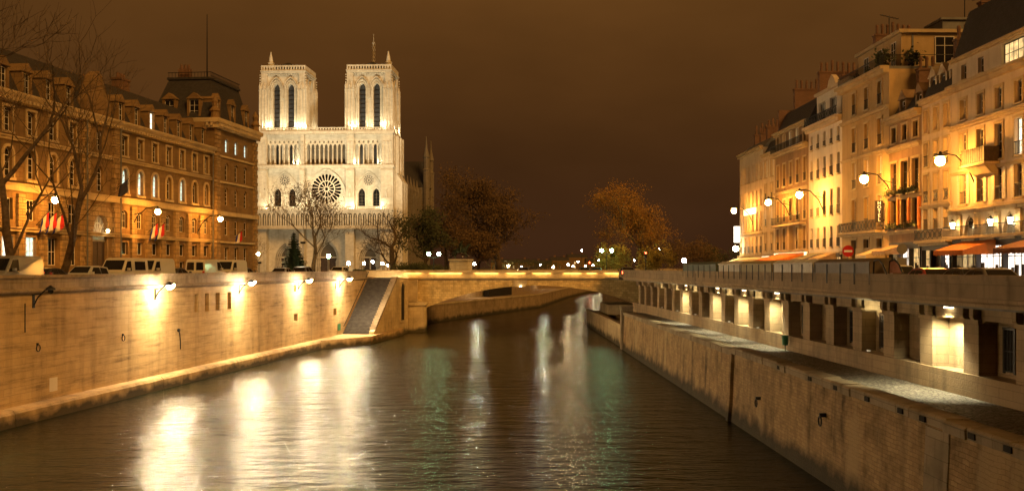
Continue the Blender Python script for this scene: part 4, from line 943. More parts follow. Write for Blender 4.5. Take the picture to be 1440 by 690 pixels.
    m_.quad((a2,8.8,0),(b2,8.8,0),(b2,8.8,H),(a2,8.8,H)); pv = m_.build('pavilion', S, t)
    for x,w_,z,h,k,bars,pane in W: window(pv, (x,-.14,z), w_, h, k, bars, pane)
    for Y in (139.7,153.3):
        p = MB(); x0 = tL(Y)
        for j in range(34): e = .72 if j % 2 else .52; p.box(x0-e, x0+e, -.72, -.453, .06+.57*j, .06+.57*j+.52)
        p.build('quoins', 'rusticated_stone', pv)
    for z0,z1,pr in ((4.75,5.0,.7),(8.35,8.9,.9),(12.7,12.95,.62),(16.1,16.35,.62)):
        c = MB(); c.box(a2-.1,b2+.1,-pr,-.453,z0,z1); c.build('string_course','cut_stone',pv)
    c = MB(); c.box(a2-.7,b2+.7,-1.25,9.4,H+.003,H+.55); c.box(a2-.4,b2+.4,-.95,9.1,H-.7,H-.003)
    for i in range(26): x0 = a2+(b2-a2)*(i+.5)/26; c.box(x0-.14,x0+.14,-1.2,-.96,H-.45,H-.004)
    for i in range(15): y0 = -.6+9.4*(i+.5)/15; c.box(a2-.66,a2-.41,y0-.14,y0+.14,H-.45,H-.004)
    c.build('cornice','cut_stone',pv)
    rf = MB(); rf.frustum(a2+.3,b2-.3,.0,8.6,H+.55, a2+2.6,b2-2.6,1.2,7.0,H+6.1); rf.box(a2+2.4,b2-2.4,1.0,7.2,H+6.103,H+6.4); rf.build('pavilion_roof','slate_roof',pv)
    cr = MB()
    for x0 in [a2+2.5+i*.42 for i in range(24)]:
        cr.box(x0-.02,x0+.02,1.08,1.12,H+6.4,H+7.0)
    for y0 in [1.1+i*.45 for i in range(14)]: cr.box(a2+2.48,a2+2.52,y0-.02,y0+.02,H+6.4,H+7.0)
    cr.box(a2+2.4,b2-2.4,1.06,1.14,H+7.003,H+7.07); cr.box(a2+2.45,a2+2.55,1.15,7.1,H+7.003,H+7.07); cr.box(a2+2.4,b2-2.4,1.07,1.13,H+6.55,H+6.6); cr.build('roof_cresting','iron',pv)
    ch = MB(); ch.box(a2+2.8,a2+3.6,4.2,5.8,H+6.3,H+7.6)
    for i in range(3): ch.lathe((a2+3.2,4.5+.5*i,H+7.6),[(.2,0),(.16,.6)],8)
    ch.build('chimney','brick_chimney',pv)
    mt = MB(); mt.tube([(a2+6.2,3.2,H+6.3),(a2+6.2,3.2,H+15.6)],[.10,.045],6); mt.build('flagpole','iron',pv)
    for Y in (141.2,146.5,151.6):
        roof_dormer(pv, tL(Y), lambda s,d,z: (s,-.2-d,z), H+.9, 1.3, 2.3, S, deep=3.0, front=-.25)
    for yy in (2.6,6.0):
        roof_dormer(pv, yy, lambda s,d,z: (a2+.2-d, s, z), H+.9, 1.3, 2.2, S, deep=3.0, rz=R(90), front=-.25)
    for x0 in (a2+.2,b2-.2):
        f = MB(); f.lathe((x0,-.4,H+.55),[(.6,0),(.5,.8),(.75,1.0),(.3,1.6),(.45,2.2),(.05,3.0)],8); f.build('urn',S,pv)
police()

# ------------------------------------------------------------------ houses on the right bank
XF = lambda Y: 33.9-.0134*Y
HB = math.atan2(1, -.0134)
PH = lambda s,d,z: (s, d, z)                    # outward = +y
def railing(name, parent, x0, x1, y, z, h=.95, style=0, mat='iron', ends=0.0):
    r = MB(); r.box(x0,x1,y-.025,y+.025,z+h-.06,z+h); r.box(x0,x1,y-.02,y+.02,z+.06,z+.1)
    n = max(2,int((x1-x0)/.16))
    for i in range(n+1): x = x0+(x1-x0)*i/n; r.box(x-.012,x+.012,y-.012,y+.012,z+.1,z+h-.06)
    if style:
        m_ = max(1,int((x1-x0)/.8))
        for i in range(m_):
            a = x0+(x1-x0)*i/m_; b_ = x0+(x1-x0)*(i+1)/m_; r.bar((a,z+.1),(b_,z+h-.06),.05,y-.015,y+.015); r.bar((a,z+h-.06),(b_,z+.1),.05,y-.014,y+.014)
            r.ring(((a+b_)/2,z+h/2),.12,.2,y-.016,y+.016,12)
    if ends:
        for x in (x0,x1): r.box(x-.02,x+.02,y-ends,y,z+h-.06,z+h); [r.box(x-.012,x+.012,y-ends+j*.16-.012,y-ends+j*.16+.012,z+.1,z+h-.06) for j in range(int(ends/.16))]
    return r.build(name, mat, parent)
def shutters(wo, w_, h, mat='shutter_paint'):
    for s in (-1,1):
        m_ = MB(); x0 = s*(w_/2+.03); x1 = s*(w_/2+.03+w_*.48); xa, xb = min(x0,x1), max(x0,x1)
        m_.box(xa,xb,.30,.335,0,h); 
        n = max(4,int(h/.14))
        for i in range(n): z = .06+(h-.12)*i/n; m_.box(xa+.05,xb-.05,.335,.355,z,z+.07)
        m_.build('shutter', mat, wo)
def chimney(parent, x, y, z, w_=2.4, d=.7, h=2.2, pots=5, seed=0):
    rnd = random.Random(seed); c = MB(); c.box(x-d/2,x+d/2,y-w_/2,y+w_/2,z,z+h); c.box(x-d/2-.08,x+d/2+.08,y-w_/2-.08,y+w_/2+.08,z+h+.002,z+h+.18)
    for i in range(pots): c.lathe((x,y-w_/2+w_*(i+.5)/pots,z+h+.18),[(.14,0),(.13,rnd.uniform(.4,.8)),(.17,.85),(.12,rnd.uniform(.9,1.3))],8)
    return c.build('chimney','brick_chimney',parent)
def house(label, Ya, Yb, mat, eave, rows, cornices=(), roof=('mansard',3.4,3.2,'slate_roof'), cols=None, ncol=4, depth=13, shop=3.6, dormers=None, chims=(), side=None, yset=0.0):
    """rows: (z0, z1, width, kind, options) absolute heights; cornices: (z, proj, height)"""
    t = thing('apartment_house', label, 'house', (XF(Ya)+yset, Ya, ST), HB)
    L_ = Yb-Ya-.02; z = lambda a: a-ST
    cols = cols or [L_*(i+.5)/ncol for i in range(ncol)]
    ops = []; W = []
    for r in rows:
        z0,z1,w_,kind,o = r; cc = o.get('cols', cols)
        for i, x in enumerate(cc):
            if i in o.get('skip', ()): continue
            ops.append((x-w_/2,x+w_/2,z(z0),z(z1))+((kind,) if kind else ()))
            W.append((x,w_,z(z0),z1-z0,kind,o,i))
    m_ = MB(); wall(m_, 0, L_, z(ST)+shop, z(eave), ops, .32, PH)
    for xx in (0,L_): m_.quad((xx,0,0),(xx,-depth,0),(xx,-depth,z(eave)),(xx,0,z(eave)))
    m_.quad((0,-depth,0),(L_,-depth,0),(L_,-depth,z(eave)),(0,-depth,z(eave))); m_.build('wall', mat, t)
    trim_mat = 'cut_stone' if mat != 'plaster_white' else 'plaster_cream'
    for x,w_,z0,h,kind,o,i in W:
        pane = o.get('lit',{}).get(i,'window_glass')
        wo = window(t, (x,-.26,z0), w_, h, kind, o.get('bars',(2,4)), pane, o.get('frame','white_frame'))
        if o.get('shut'): shutters(wo, w_, h, o['shut'])
        if o.get('guard'): g = railing('window_guard', wo, -w_/2-.02, w_/2+.02, .31, 0, .9 if h > 1.6 else .5, o.get('xguard',0))
        key = (round(w_,3), round(h,3), kind, o.get('trim',1), mat)
        if key not in _wc:
            sl = MB()
            if o.get('trim',1) and not kind:
                sl.prism([(-w_/2-.16,-.003),(-w_/2-.005,-.003),(-w_/2-.005,h+.005),(w_/2+.005,h+.005),(w_/2+.005,-.003),(w_/2+.16,-.003),(w_/2+.16,h+.04),(w_/2+.2,h+.05),(w_/2+.2,h+.19),(-w_/2-.2,h+.19),(-w_/2-.2,h+.05),(-w_/2-.16,h+.04)], .263, .345)
            sm = MB(); sm.box(-w_/2-.18, w_/2+.18, .263, .40, -.14, -.005)
            _wc[key] = (sl.mesh('window_surround', trim_mat) if sl.v else None, sm.mesh('sill', trim_mat))
        if _wc[key][0]: put('window_surround', _wc[key][0], wo)
        put('sill', _wc[key][1], wo)
    for zc,pr,hh in cornices:
        c = MB(); c.box(-.02,L_+.02,.003,pr*.6,z(zc)-hh,z(zc)-hh*.45); c.box(-.05,L_+.05,.003,pr,z(zc)-hh*.448,z(zc)); c.build('cornice','cut_stone' if mat != 'plaster_white' else 'plaster_cream',t)
    kind, rh, rs, rm = roof
    rf = MB()
    if kind == 'mansard': rf.prism([(0.0,z(eave)),(-rs*.4,z(eave)+rh*.72),(-rs*1.6,z(eave)+rh),(-depth+1.5,z(eave)+rh),(-depth,z(eave))],0,L_,'yz')
    elif kind == 'flat': rf.box(0,L_,-depth,-.0,z(eave)+.002,z(eave)+.25)
    ro = rf.build('roof', rm, t)
    for x,y,hh,ww,pots in chims: chimney(ro, x, -y, z(eave)+rh*.6, ww, .7, hh, pots, int(x*7+y))
    if dormers:
        n, w_, h, lits = dormers
        for i in range(n):
            roof_dormer(t, L_*(i+.5)/n, PH, z(eave)+.45, w_, h, mat, deep=1.8, front=-.5, pane=lits.get(i,'window_glass'))
    return t, z, L_
def shopfront(t, x0, x1, h, lit='shop_warm', frame='dark_wood', bays=3, fascia=None, y=.06):
    m_ = MB(); m_.box(x0,x1,-.9,y,h-.55,h-.003); m_.box(x0,x1,-.35,y,0,.5)
    for i in range(bays+1): x = x0+(x1-x0)*i/bays; m_.box(max(x0,x-.14),min(x1,x+.14),-.35,y+.03,.503,h-.553)
    so = m_.build('shopfront', frame, t)
    for i in range(bays):
        a = x0+(x1-x0)*i/bays+.15; b_ = x0+(x1-x0)*(i+1)/bays-.15
        p = MB(); p.box(a,b_,-.30,-.26,.503,h-.553); pw_ = p.build('shop_window', lit if isinstance(lit,str) else lit[i], so)
        g = MB(); n_ = max(2, int((b_-a)/.8)); rn = random.Random(int(x0*31+i*7)); zt_ = h-.555
        for k in range(1, n_): xx = a+(b_-a)*k/n_; g.box(xx-.03,xx+.03,-.26,-.22,.505,zt_)
        g.box(a,b_,-.255,-.215,zt_*.76-.03,zt_*.76+.03); g.build('shop_window_bars', frame, pw_)
        dsp = MB(); xx = a+.1                     # goods and furniture standing behind the glass line
        dsp.box(a+.02,b_-.02,-.2,-.05,.505,.62)
        while xx < b_-.3: ww = rn.uniform(.12,.4); dsp.box(xx,min(xx+ww,b_-.05),-.19,-.08,.6,.6+rn.uniform(.2,1.3)); xx += ww+rn.uniform(.05,.5)
        dsp.build('shop_display', 'dark_wood', so)
    if fascia: f = MB(); f.box(x0+.1,x1-.1,y+.003,y+.16,h-.5,h-.06); f.build('sign_board', fascia, so)
    return so
def awning(t, x0, x1, ztop, out_, drop, mat, y=.1, val=.32):
    m_ = MB(); n = 12
    m_.add([(x0,y,ztop),(x1,y,ztop),(x1,y+out_,ztop-drop),(x0,y+out_,ztop-drop),(x0,y,ztop-.05),(x1,y,ztop-.05),(x1,y+out_,ztop-drop-.05),(x0,y+out_,ztop-drop-.05)],
           [(0,1,2,3),(7,6,5,4),(0,3,7,4),(1,5,6,2),(0,4,5,1),(3,2,6,7)])
    k = int((x1-x0)/.3)
    for i in range(k): a = x0+(x1-x0)*i/k; b_ = x0+(x1-x0)*(i+1)/k; m_.box(a+.01,b_-.01,y+out_-.02,y+out_,ztop-drop-.05-val+(.05 if i%2 else 0),ztop-drop-.052)
    for x in (x0,x1): m_.add([(x,y,ztop-.05),(x,y+out_,ztop-drop-.05),(x,y+out_,ztop-drop-.3),(x,y,ztop-drop-.3)],[(0,1,2,3)])
    return m_.build('awning', mat, t)
def planter(t, x0, x1, y, z, seed, leaf='leaf_dark'):
    rnd = random.Random(seed); p = MB(); p.box(x0,x1,y-.13,y+.13,z,z+.22); po = p.build('flower_box','dark_wood',t)
    l = MB()
    for i in range(int((x1-x0)*70)):
        c = Vector((rnd.uniform(x0,x1),y+rnd.gauss(.05,.13),z+.25+abs(rnd.gauss(0,.2))-.12)); a = Vector((rnd.gauss(0,1),rnd.gauss(0,1),rnd.gauss(0,1))).normalized()*.11; b_ = a.orthogonal().normalized()*.09
        l.quad(c-a,c+b_,c+a,c-b_)
    l.build('plants', leaf, po)
def antenna(parent, x, y, z, h, seed):
    a = MB(); a.tube([(x,y,z),(x,y,z+h)],.045,5); a.tube([(x,y-.9,z+h-.15),(x,y+.9,z+h+.25)],.03,4)
    for i in range(6): yy = y-.8+.3*i; a.tube([(x-.35,yy,z+h-.13+.067*i),(x+.35,yy,z+h-.13+.067*i)],.018,4)
    a.build('antenna','iron',parent)

# A: the wide cream house at the right edge
cA = [79.6-68.7+.0+2.75*k for k in range(-3,4)]
cA = [77.6-55-2.75*k for k in range(8)]
A, z, LA = house('wide cream house with arched upper shop windows and boarded wooden balcony', 55, 79.6, 'plaster_cream', 24.3,
    [(11.05,12.75,1.75,'point',{'cols':[76.7-55-3.0*k for k in range(7)],'bars':(2,2),'lit':{0:'room_dim',1:'room_dim',2:'room_dim'},'trim':0}),
     (13.6,15.75,1.0,None,{'cols':cA,'shut':'shutter_paint','guard':1}),
     (16.35,18.75,1.05,None,{'cols':cA,'guard':1,'lit':{3:'room_white'}}),
     (19.75,21.2,.95,None,{'cols':cA,'trim':1,'bars':(2,3)}),
     (22.65,23.75,.85,None,{'cols':cA[:2]+cA[6:],'bars':(2,2),'trim':0}),
     (22.55,24.0,4.4,None,{'cols':[69.6-55],'bars':(7,2),'lit':{0:'room_warm'},'trim':0,'frame':'iron'})],
    [(13.3,.45,.4),(16.0,.2,.22),(19.45,.32,.36),(22.4,.55,.5),(24.35,.35,.25)], ('mansard',5.2,3.2,'slate_roof'), ncol=8, shop=3.55,
    chims=[(21.2,5.2,3.4,4.4,7),(12.8,4.4,4.0,2.6,4),(24.0,4.5,2.6,2.0,3)])
shopfront(A, 4.5, LA-.1, 3.55, ['shop_warm','room_dim','shop_glow','shop_glow','room_dim'], 'sign_black', 5)
awning(A, 17.4, 22.4, 3.4, 2.2, .7, 'canvas_orange'); awning(A, 4.5, 11.6, 3.5, 2.9, .8, 'canvas_maroon')
b = MB(); b.box(6,LA-.2,.003,.9,3.56,3.72); bo = b.build('balcony', 'cut_stone', A); railing('railing', bo, 6, LA-.3, .82, 3.72, .75, 0)
b = MB(); b.box(17.0,20.4,.003,1.1,8.5,8.68); 
b.prism([(.003,8.5),(.95,8.5),(.45,7.95),(.003,7.75)], 17.3, 20.1, 'yz'); bo = b.build('balcony', 'cut_stone', A)
r = MB(); r.box(17.0,20.4,1.03,1.08,8.683,9.7); r.box(17.0,17.05,.02,1.027,8.683,9.7); r.box(20.35,20.4,.02,1.027,8.683,9.7)
for i in range(11): r.box(17.0+.34*i-.03,17.0+.34*i+.03,1.083,1.12,8.683,9.72)
r.build('balcony_boarding', 'dark_wood', bo)
for i in range(7):
    p = MB(); x = 76.7-55-3.0*i+1.5; p.box(x-.32,x+.32,.003,.16,3.73,5.3); p.lathe((x,.12,5.3),[(.3,0),(.22,.1),(.22,.3),(.34,.42)],10); p.build('pilaster','cut_stone',A)
# B: narrow house strongly lit by the lamp
B, z, LB = house('narrow cream house behind the brightest orange lamp with cross pattern window guards', 79.6, 85.3, 'plaster_cream', 22.2,
    [(11.9,13.6,.8,None,{'shut':'shutter_paint','guard':1}),(14.1,16.3,.85,None,{'guard':1,'xguard':1}),(16.9,18.8,.8,None,{'guard':1}),(19.6,21.4,.8,None,{'bars':(2,3)})],
    [(11.0,.5,.3),(13.85,.2,.2),(22.25,.45,.4)], ('mansard',3.3,2.6,'slate_roof'), ncol=3, shop=3.4, dormers=(3,.9,1.25,{}), chims=[(5.2,3.6,2.8,2.2,4)])
shopfront(B, .1, LB-.1, 3.4, ['shop_glow','sign_black','shop_warm'], 'sign_black', 3)
bb = MB(); bb.box(.2,LB-.2,.003,.75,3.42,3.58); bo = bb.build('balcony','cut_stone',B); railing('railing', bo, .2, LB-.2, .68, 3.58, .85, 1)
# C: lower dark house with flower boxes
Cc, z, LC = house('low dark brown house with flower boxes beside the hotel', 85.3, 92.4, 'plaster_brown', 21.5,
    [(12.5,14.7,1.5,None,{'bars':(3,2),'frame':'dark_wood'}),(15.2,17.9,1.5,None,{'bars':(2,3),'frame':'dark_wood'}),(19.6,20.9,1.1,None,{'bars':(2,2),'frame':'dark_wood'})],
    [(12.1,.3,.3),(14.95,.25,.2),(19.2,.4,.4),(21.8,.65,.55)], ('mansard',3.0,3.4,'slate_roof'), ncol=3, shop=3.6, dormers=(2,1.0,1.2,{}), chims=[(6.4,3.0,2.6,1.6,3),(1.2,6,2.2,2.0,4)])
shopfront(Cc, .1, LC-.1, 3.6, ['shop_warm','shop_glow','room_dim'], 'sign_black', 3)
for zz in (12.15,15.0): 
    for i in range(3): planter(Cc, LC*(i+.5)/3-.9, LC*(i+.5)/3+.9, .35, zz-ST, int(zz)+i)
for i in range(4):
    p = MB(); x = LC*i/3; x = min(max(x,.25),LC-.25); p.box(x-.16,x+.16,.003,.22,4.65,7.2); p.build('pilaster','canvas_orange',Cc)
    lamp('pilaster_light','POINT',(x,.55,4.95),(1,.5,.1),14,p and Cc,.05)
awning(Cc, 3.4, 6.6, 3.4, 1.6, .5, 'canvas_tan')
# D: tall hotel
D, z, LD = house('tall ochre hotel with set back top storey and plants behind its roof railing', 92.4, 105, 'plaster_ochre', 26.2,
    [(12.6,15.4,1.15,None,{'guard':1,'lit':{0:'room_dim'},'bars':(2,4)}),(16.4,18.9,1.1,None,{'guard':1,'lit':{0:'room_warm',1:'room_warm',2:'room_warm'}}),(19.9,22.2,1.1,None,{'guard':1}),(23.5,25.5,1.05,None,{'guard':1}),(8.9,11.6,1.3,None,{'bars':(2,3),'frame':'dark_wood'})],
    [(12.25,.3,.3),(19.4,.2,.2),(23.1,.3,.3),(26.5,.8,.6)], ('flat',.25,0,'zinc'), cols=[2.2,5.6,9.0], shop=1.0)
b_ = MB(); b_.box(1,11.2,.003,.85,4.6,4.78); bo = b_.build('balcony','cut_stone',D); railing('railing', bo, 1, 11.2, .78, 4.78, .95, 1)
railing('roof_railing', D, .1, LD-.1, .45, 19.0, .95, 0); 
rr = MB(); rr.box(.02,.06,-8,.42,19.9,19.95); rr.build('roof_railing','iron',D)
for i in range(50): pass
up = MB(); up.box(.9,LD-.6,-11,-1.4,18.95,22.0); uo = up.build('top_storey','plaster_ochre',D)
cp = MB(); cp.box(.6,LD-.4,-11.3,-1.1,22.003,22.3); cp.build('cornice','cut_stone',uo)
for x in (2.6,6.0,9.6): window(uo, (x,-1.37,19.3), 1.2, 2.2, None, (2,3))
window(uo, (.87,-5.2,19.3), 1.7, 2.4, None, (2,3), rz=R(90)); 
for y0 in (-9.2,-7.8,-2.4): d_ = MB(); d_.box(.84,.89,y0-.07,y0+.07,19.0,21.9); d_.build('drainpipe','zinc',uo)
pt = MB(); pt.box(2,5.5,-9.5,-5.5,22.302,23.4); pt.box(1.8,5.7,-9.7,-5.3,23.403,23.6); pt.build('roof_hut','zinc',uo)
chimney(uo, 11.2, -4.5, 22.3, 3.6, .8, 1.6, 7, 4); chimney(uo, 2.2, -10.0, 22.3, 2.2, .8, 2.6, 4, 8); antenna(uo, 9.2, -3.4, 22.3, 3.0, 1); antenna(uo, 3.2, -8.0, 23.6, 2.0, 2)
for i,(x,l) in enumerate(((1.6,1.4),(4.4,1.0),(7.8,1.2))): planter(D, x-l/2, x+l/2, .1, 19.05, 40+i)
rnd = random.Random(77)
for cx_,cy_,cz_,n_ in ((.5,-2.2,19.6,160),(1.2,.1,19.7,200),(.5,-8.4,19.6,120)):
    sp_ = MB()
    for i in range(n_):
        c = Vector((cx_+rnd.gauss(0,.35),cy_+rnd.gauss(0,.4),cz_+rnd.gauss(.2,.4))); a = Vector((rnd.gauss(0,1),rnd.gauss(0,1),rnd.gauss(0,1))).normalized()*.17; o_ = a.orthogonal().normalized()*.11; sp_.quad(c-a,c+o_,c+a,c-o_)
    sp_.build('roof_plants','leaf_dark',D)
shopfront(D, .2, 8.5, 3.3, ['room_dim','shop_warm','room_dim'], 'cut_stone', 3); awning(D, .6, 3.4, 3.2, 1.7, .6, 'canvas_cream')
sg = MB(); sg.box(1.0,1.16,.14,.86,5.45,7.35); sg_o = sg.build('hotel_sign','sign_black',D)
def letters(parent, text, mat, place, size, step, name='letter', rot=(R(90),0,0), vertical=True):
    for i, ch in enumerate(text):
        cu = bpy.data.curves.new(name, 'FONT'); cu.body = ch; cu.size = size; cu.align_x = 'CENTER'; cu.align_y = 'CENTER'; cu.extrude = .012
        tmp = bpy.data.objects.new(name, cu); C.objects.link(tmp); dg = bpy.context.evaluated_depsgraph_get(); dg.update()
        me = bpy.data.meshes.new_from_object(tmp.evaluated_get(dg)); bpy.data.objects.remove(tmp); bpy.data.curves.remove(cu)
        me.materials.clear(); me.materials.append(MATS[mat]); me.name = name
        o = put(name, me, parent); o.location = place(i); o.rotation_euler = rot
letters(sg_o, 'HOTEL', 'sign_letter', lambda i: (.985,.50,7.12-.36*i), .42, .36, rot=(R(90),0,R(-90)))
fr = MB(); fr.box(1.05,1.11,.003,.14,7.0,7.1); fr.box(1.05,1.11,.003,.14,5.6,5.7); fr.build('sign_bracket','iron',sg_o)
# E: white five-window house
E, z, LE = house('pale white house with five columns of plain windows beside the hotel', 105, 116.3, 'plaster_white', 24.05,
    [(11.1,13.2,.85,None,{'trim':0,'guard':1,'bars':(2,4)}),(14.4,17.0,.9,None,{'trim':0,'guard':1}),(18.4,20.5,.85,None,{'trim':0,'guard':1}),(21.6,23.1,.75,None,{'trim':0,'guard':1,'bars':(2,2)})],
    [(10.6,.3,.3),(24.1,.75,.6)], ('flat',.25,0,'zinc'), ncol=5, shop=3.1)
up = MB(); W_ = [(LE*(i+.5)/3-1.15, LE*(i+.5)/3+1.15, 17.0, 19.2) for i in range(3)]
wall(up, 0, LE, 16.85, 20.0, W_, .3, lambda s,d,z: (s,-.9+d,z)); up.box(0,LE,-11,-1.6,16.85,19.99); uo = up.build('attic_storey','plaster_white',E)
for x0,x1,z0,z1 in W_: window(uo, ((x0+x1)/2,-1.15,z0), 2.3, 2.2, None, (4,2))
c = MB(); c.box(-.1,LE+.1,-11,-.6,20.003,20.3); c.prism([(LE/2-1.4,20.31),(LE/2+1.4,20.31),(LE/2+.9,21.0),(LE/2,21.5),(LE/2-.9,21.0)],-1.2,-.7); c.build('cornice','plaster_cream',uo)
railing('roof_railing', uo, .2, LE-.2, .55, 16.62, .9, 1)
chimney(uo, 10.6, -5, 20.0, 3.4, .8, 2.2, 6, 5); chimney(uo, .6, -6, 20.0, 2.4, .8, 1.8, 4, 6)
shopfront(E, .1, LE-.1, 3.1, ['shop_warm','shop_glow','shop_warm','room_dim'], 'dark_wood', 4, 'canvas_grey'); awning(E, 1.2, 4.6, 3.0, 1.9, .6, 'canvas_tan'); awning(E, 6.0, 10.6, 3.0, 2.1, .6, 'canvas_grey')
# F: dark brown house with lit top windows
Fh, z, LF = house('dark brown house with three lit windows below its tall chimneyed roof', 116.3, 130.3, 'plaster_brown', 25.1,
    [(11.1,13.6,1.2,None,{'guard':1}),(14.4,17.0,1.1,None,{'guard':1,'lit':{1:'room_dim'}}),(18.6,21.2,1.1,None,{'guard':1,'lit':{1:'room_dim',2:'room_warm'}}),(22.95,24.7,1.0,None,{'lit':{1:'room_white',2:'room_white',3:'room_warm'},'bars':(2,2)})],
    [(11.0,.5,.3),(18.0,.3,.3),(22.7,.75,.5),(25.2,.5,.4)], ('mansard',3.6,3.2,'slate_roof'), ncol=5, shop=3.3,
    chims=[(.7,4,3.0,5.4,9),(6.5,5,2.8,3.0,6),(13.2,4.2,3.2,4.2,7)])
railing('balcony_railing', Fh, .3, LF-.3, .68, 22.7-ST, .85, 0)
b_ = MB(); b_.box(1,LF-1,.003,.8,6.3,6.5); b_.prism([(2.2,3.4),(2.6,3.4),(2.6,6.3),(2.2,6.3)],.003,.5); b_.prism([(6.2,3.4),(6.6,3.4),(6.6,6.3),(6.2,6.3)],.003,.5); bo = b_.build('balcony','cut_stone',Fh); railing('railing', bo, 1, LF-1, .72, 6.5, .9, 0)
shopfront(Fh, .1, LF-.1, 3.3, ['shop_warm','shop_glow','shop_glow','shop_warm'], 'dark_wood', 4, 'sign_glow'); awning(Fh, 1.0, 11.5, 3.2, 3.2, .9, 'canvas_orange')
pw = MB(); pw.box(LF-.5,LF-.02,-8,-.3,16,20.6); pw.build('party_wall','brick_chimney',Fh)
# G: narrow
G, z, LG = house('very narrow cream house squeezed between the dark brown house and the corner house', 130.3, 136.3, 'plaster_cream', 23.2,
    [(11.1,13.3,.9,None,{'guard':1}),(14.2,16.6,.9,None,{'guard':1,'lit':{0:'room_white',1:'room_white'}}),(17.4,19.4,.85,None,{'guard':1}),(20.3,22.4,1.0,None,{'shut':'shutter_paint'})],
    [(10.7,.4,.3),(23.3,.4,.35)], ('mansard',2.6,2.6,'slate_roof'), ncol=2, shop=3.2, chims=[(5.6,4,2.4,2.4,4)])
shopfront(G, .1, LG-.1, 3.2, 'shop_glow', 'sign_white', 2, 'sign_glow_strong'); awning(G, .3, LG-.3, 2.9, 2.6, .7, 'canvas_cream')
# H: corner house
Hh, z, LH = house('cream corner house with lit signs at the far end of the row', 136.3, 149.4, 'plaster_cream', 24.4,
    [(10.9,13.0,.8,None,{'guard':1,'trim':0}),(13.9,16.3,.85,None,{'trim':0}),(17.1,19.1,.8,None,{'trim':0}),(20.4,22.6,.8,None,{'trim':0})],
    [(10.6,.4,.3),(13.5,.2,.2),(24.6,.55,.5)], ('mansard',1.8,3.0,'zinc'), ncol=6, shop=3.1, chims=[(12.4,3,1.8,2.2,4),(9.2,3,1.7,2.2,4),(5.6,3,2.0,2.2,4)])
shopfront(Hh, .1, LH-.1, 3.1, ['shop_glow','shop_glow','shop_warm','shop_glow'], 'sign_white', 4, 'sign_glow_strong'); awning(Hh, .6, 5.8, 2.9, 2.8, .8, 'canvas_cream'); awning(Hh, 6.4, 12.6, 2.9, 2.9, .9, 'canvas_cream')
s = MB(); s.box(12.2,12.5,.2,.95,5.0,7.2); so_ = s.build('vertical_sign','sign_glow_strong',Hh); s = MB(); s.box(12.3,12.5,.003,.2,5,5.1); s.build('sign_bracket','iron',so_)
s = MB(); s.box(3.0,9.5,.15,.28,8.55,9.35); s.build('lit_sign','sign_glow',Hh)
s = MB(); s.lathe((11.6,.9,3.7),[(.02,0),(.34,.15),(.42,.45),(.3,.7),(.02,.8)],10); s.build('globe_lamp','lantern_glow',Hh,True)
# a second row of dark roofs behind, seen over the low house
bk = thing('apartment_house', 'dark set back house with one bright window behind the low brown house', 'house', (XF(88)+11, 80, ST), HB)
m_ = MB(); m_.box(0,20,-10,0,0,18.2); m_.build('wall','plaster_brown',bk)
rf = MB(); rf.prism([(0,18.2),(-1.6,20.6),(-8,20.6),(-10,18.2)],0,20,'yz'); ro = rf.build('roof','slate_roof',bk); chimney(ro, 5, -3, 20, 3.0, 1.2, 2.4, 5, 3); chimney(ro, 12, -3, 20, 2.4, 1.0, 1.8, 4, 31); antenna(ro, 9, -2, 20.4, 2.6, 3)
window(bk, (6.6,.05,15.4), 1.5, 1.7, None, (2,1), 'room_white')
# ------------------------------------------------------------------ lamps
def bulb(mb_name, parent, c, r, mat):
    b_ = MB(); b_.ball(c, r, 12, 8); return b_.build(mb_name, mat, parent, True)
# big orange street lamps on brackets in front of the right houses
def street_lamp(loc, rz, label, mat, wall_d, group, r=.34):
    t = thing('street_lamp', label, 'street lamp', loc, rz, group)         # local +y = towards the wall
    a = MB(); a.tube([(0,wall_d-.02,-1.6),(0,wall_d*.8,-.5),(0,wall_d*.45,.40),(0,0,.60)], [.06,.055,.05,.04], 8); a.tube([(0,wall_d-.02,-.3),(0,wall_d*.6,-.06)], .035, 6); a.box(-.12,.12,wall_d-.06,wall_d-.005,-1.9,.1); a.build('bracket','iron',t)
    h = MB(); h.lathe((0,0,.0),[(r*1.42,r*.85),(r*1.5,r*1.0),(r*.9,r*1.3),(.12,r*1.5),(.06,r*2.0)],16); h.build('cap','iron',t)
    bulb('globe', t, (0,0,.0), r, mat)
    return t
XLR = lambda Y: XF(Y)-2.5
rl = [(75.7,'large orange street lamp before the narrow cream house, biggest in its row'),(91.4,'orange street lamp above the hotel sign'),(111,'orange street lamp in front of the white five-window house'),(123.8,'orange street lamp in front of the dark brown house'),(141.8,'orange street lamp at the far corner house by the lit signs')]
for Y, lb in rl: street_lamp((XLR(Y),Y,16.55), HB-R(180), lb, 'lamp_sodium_right', 2.5, 'orange street lamps along the right house row')
XLL = lambda Y: -53+.121*Y
ll = [(96.5,'orange street lamp beside the leaning bare tree at the government building'),(117,'orange street lamp above the pair of flags on the government building'),(134.4,'orange street lamp next to the corner pavilion of the government building')]
for Y, lb in ll: street_lamp((XLL(Y),Y,15.1), LW, lb, 'lamp_sodium_left', 3.0, 'orange street lamps along the government building', .30)
for Y, lb in ((77,'orange street lamp before the large ground floor windows of the government building'),(57,'orange street lamp at the near end of the government building')): street_lamp((XLL(Y),Y,15.1), LW, lb, 'lamp_sodium_left', 3.0, 'orange street lamps along the government building', .30)
for Y, lb in ((58,'orange street lamp at the near end of the wide cream house'),): street_lamp((XLR(Y),Y,16.55), HB-R(180), lb, 'lamp_sodium_right', 2.5, 'orange street lamps along the right house row')

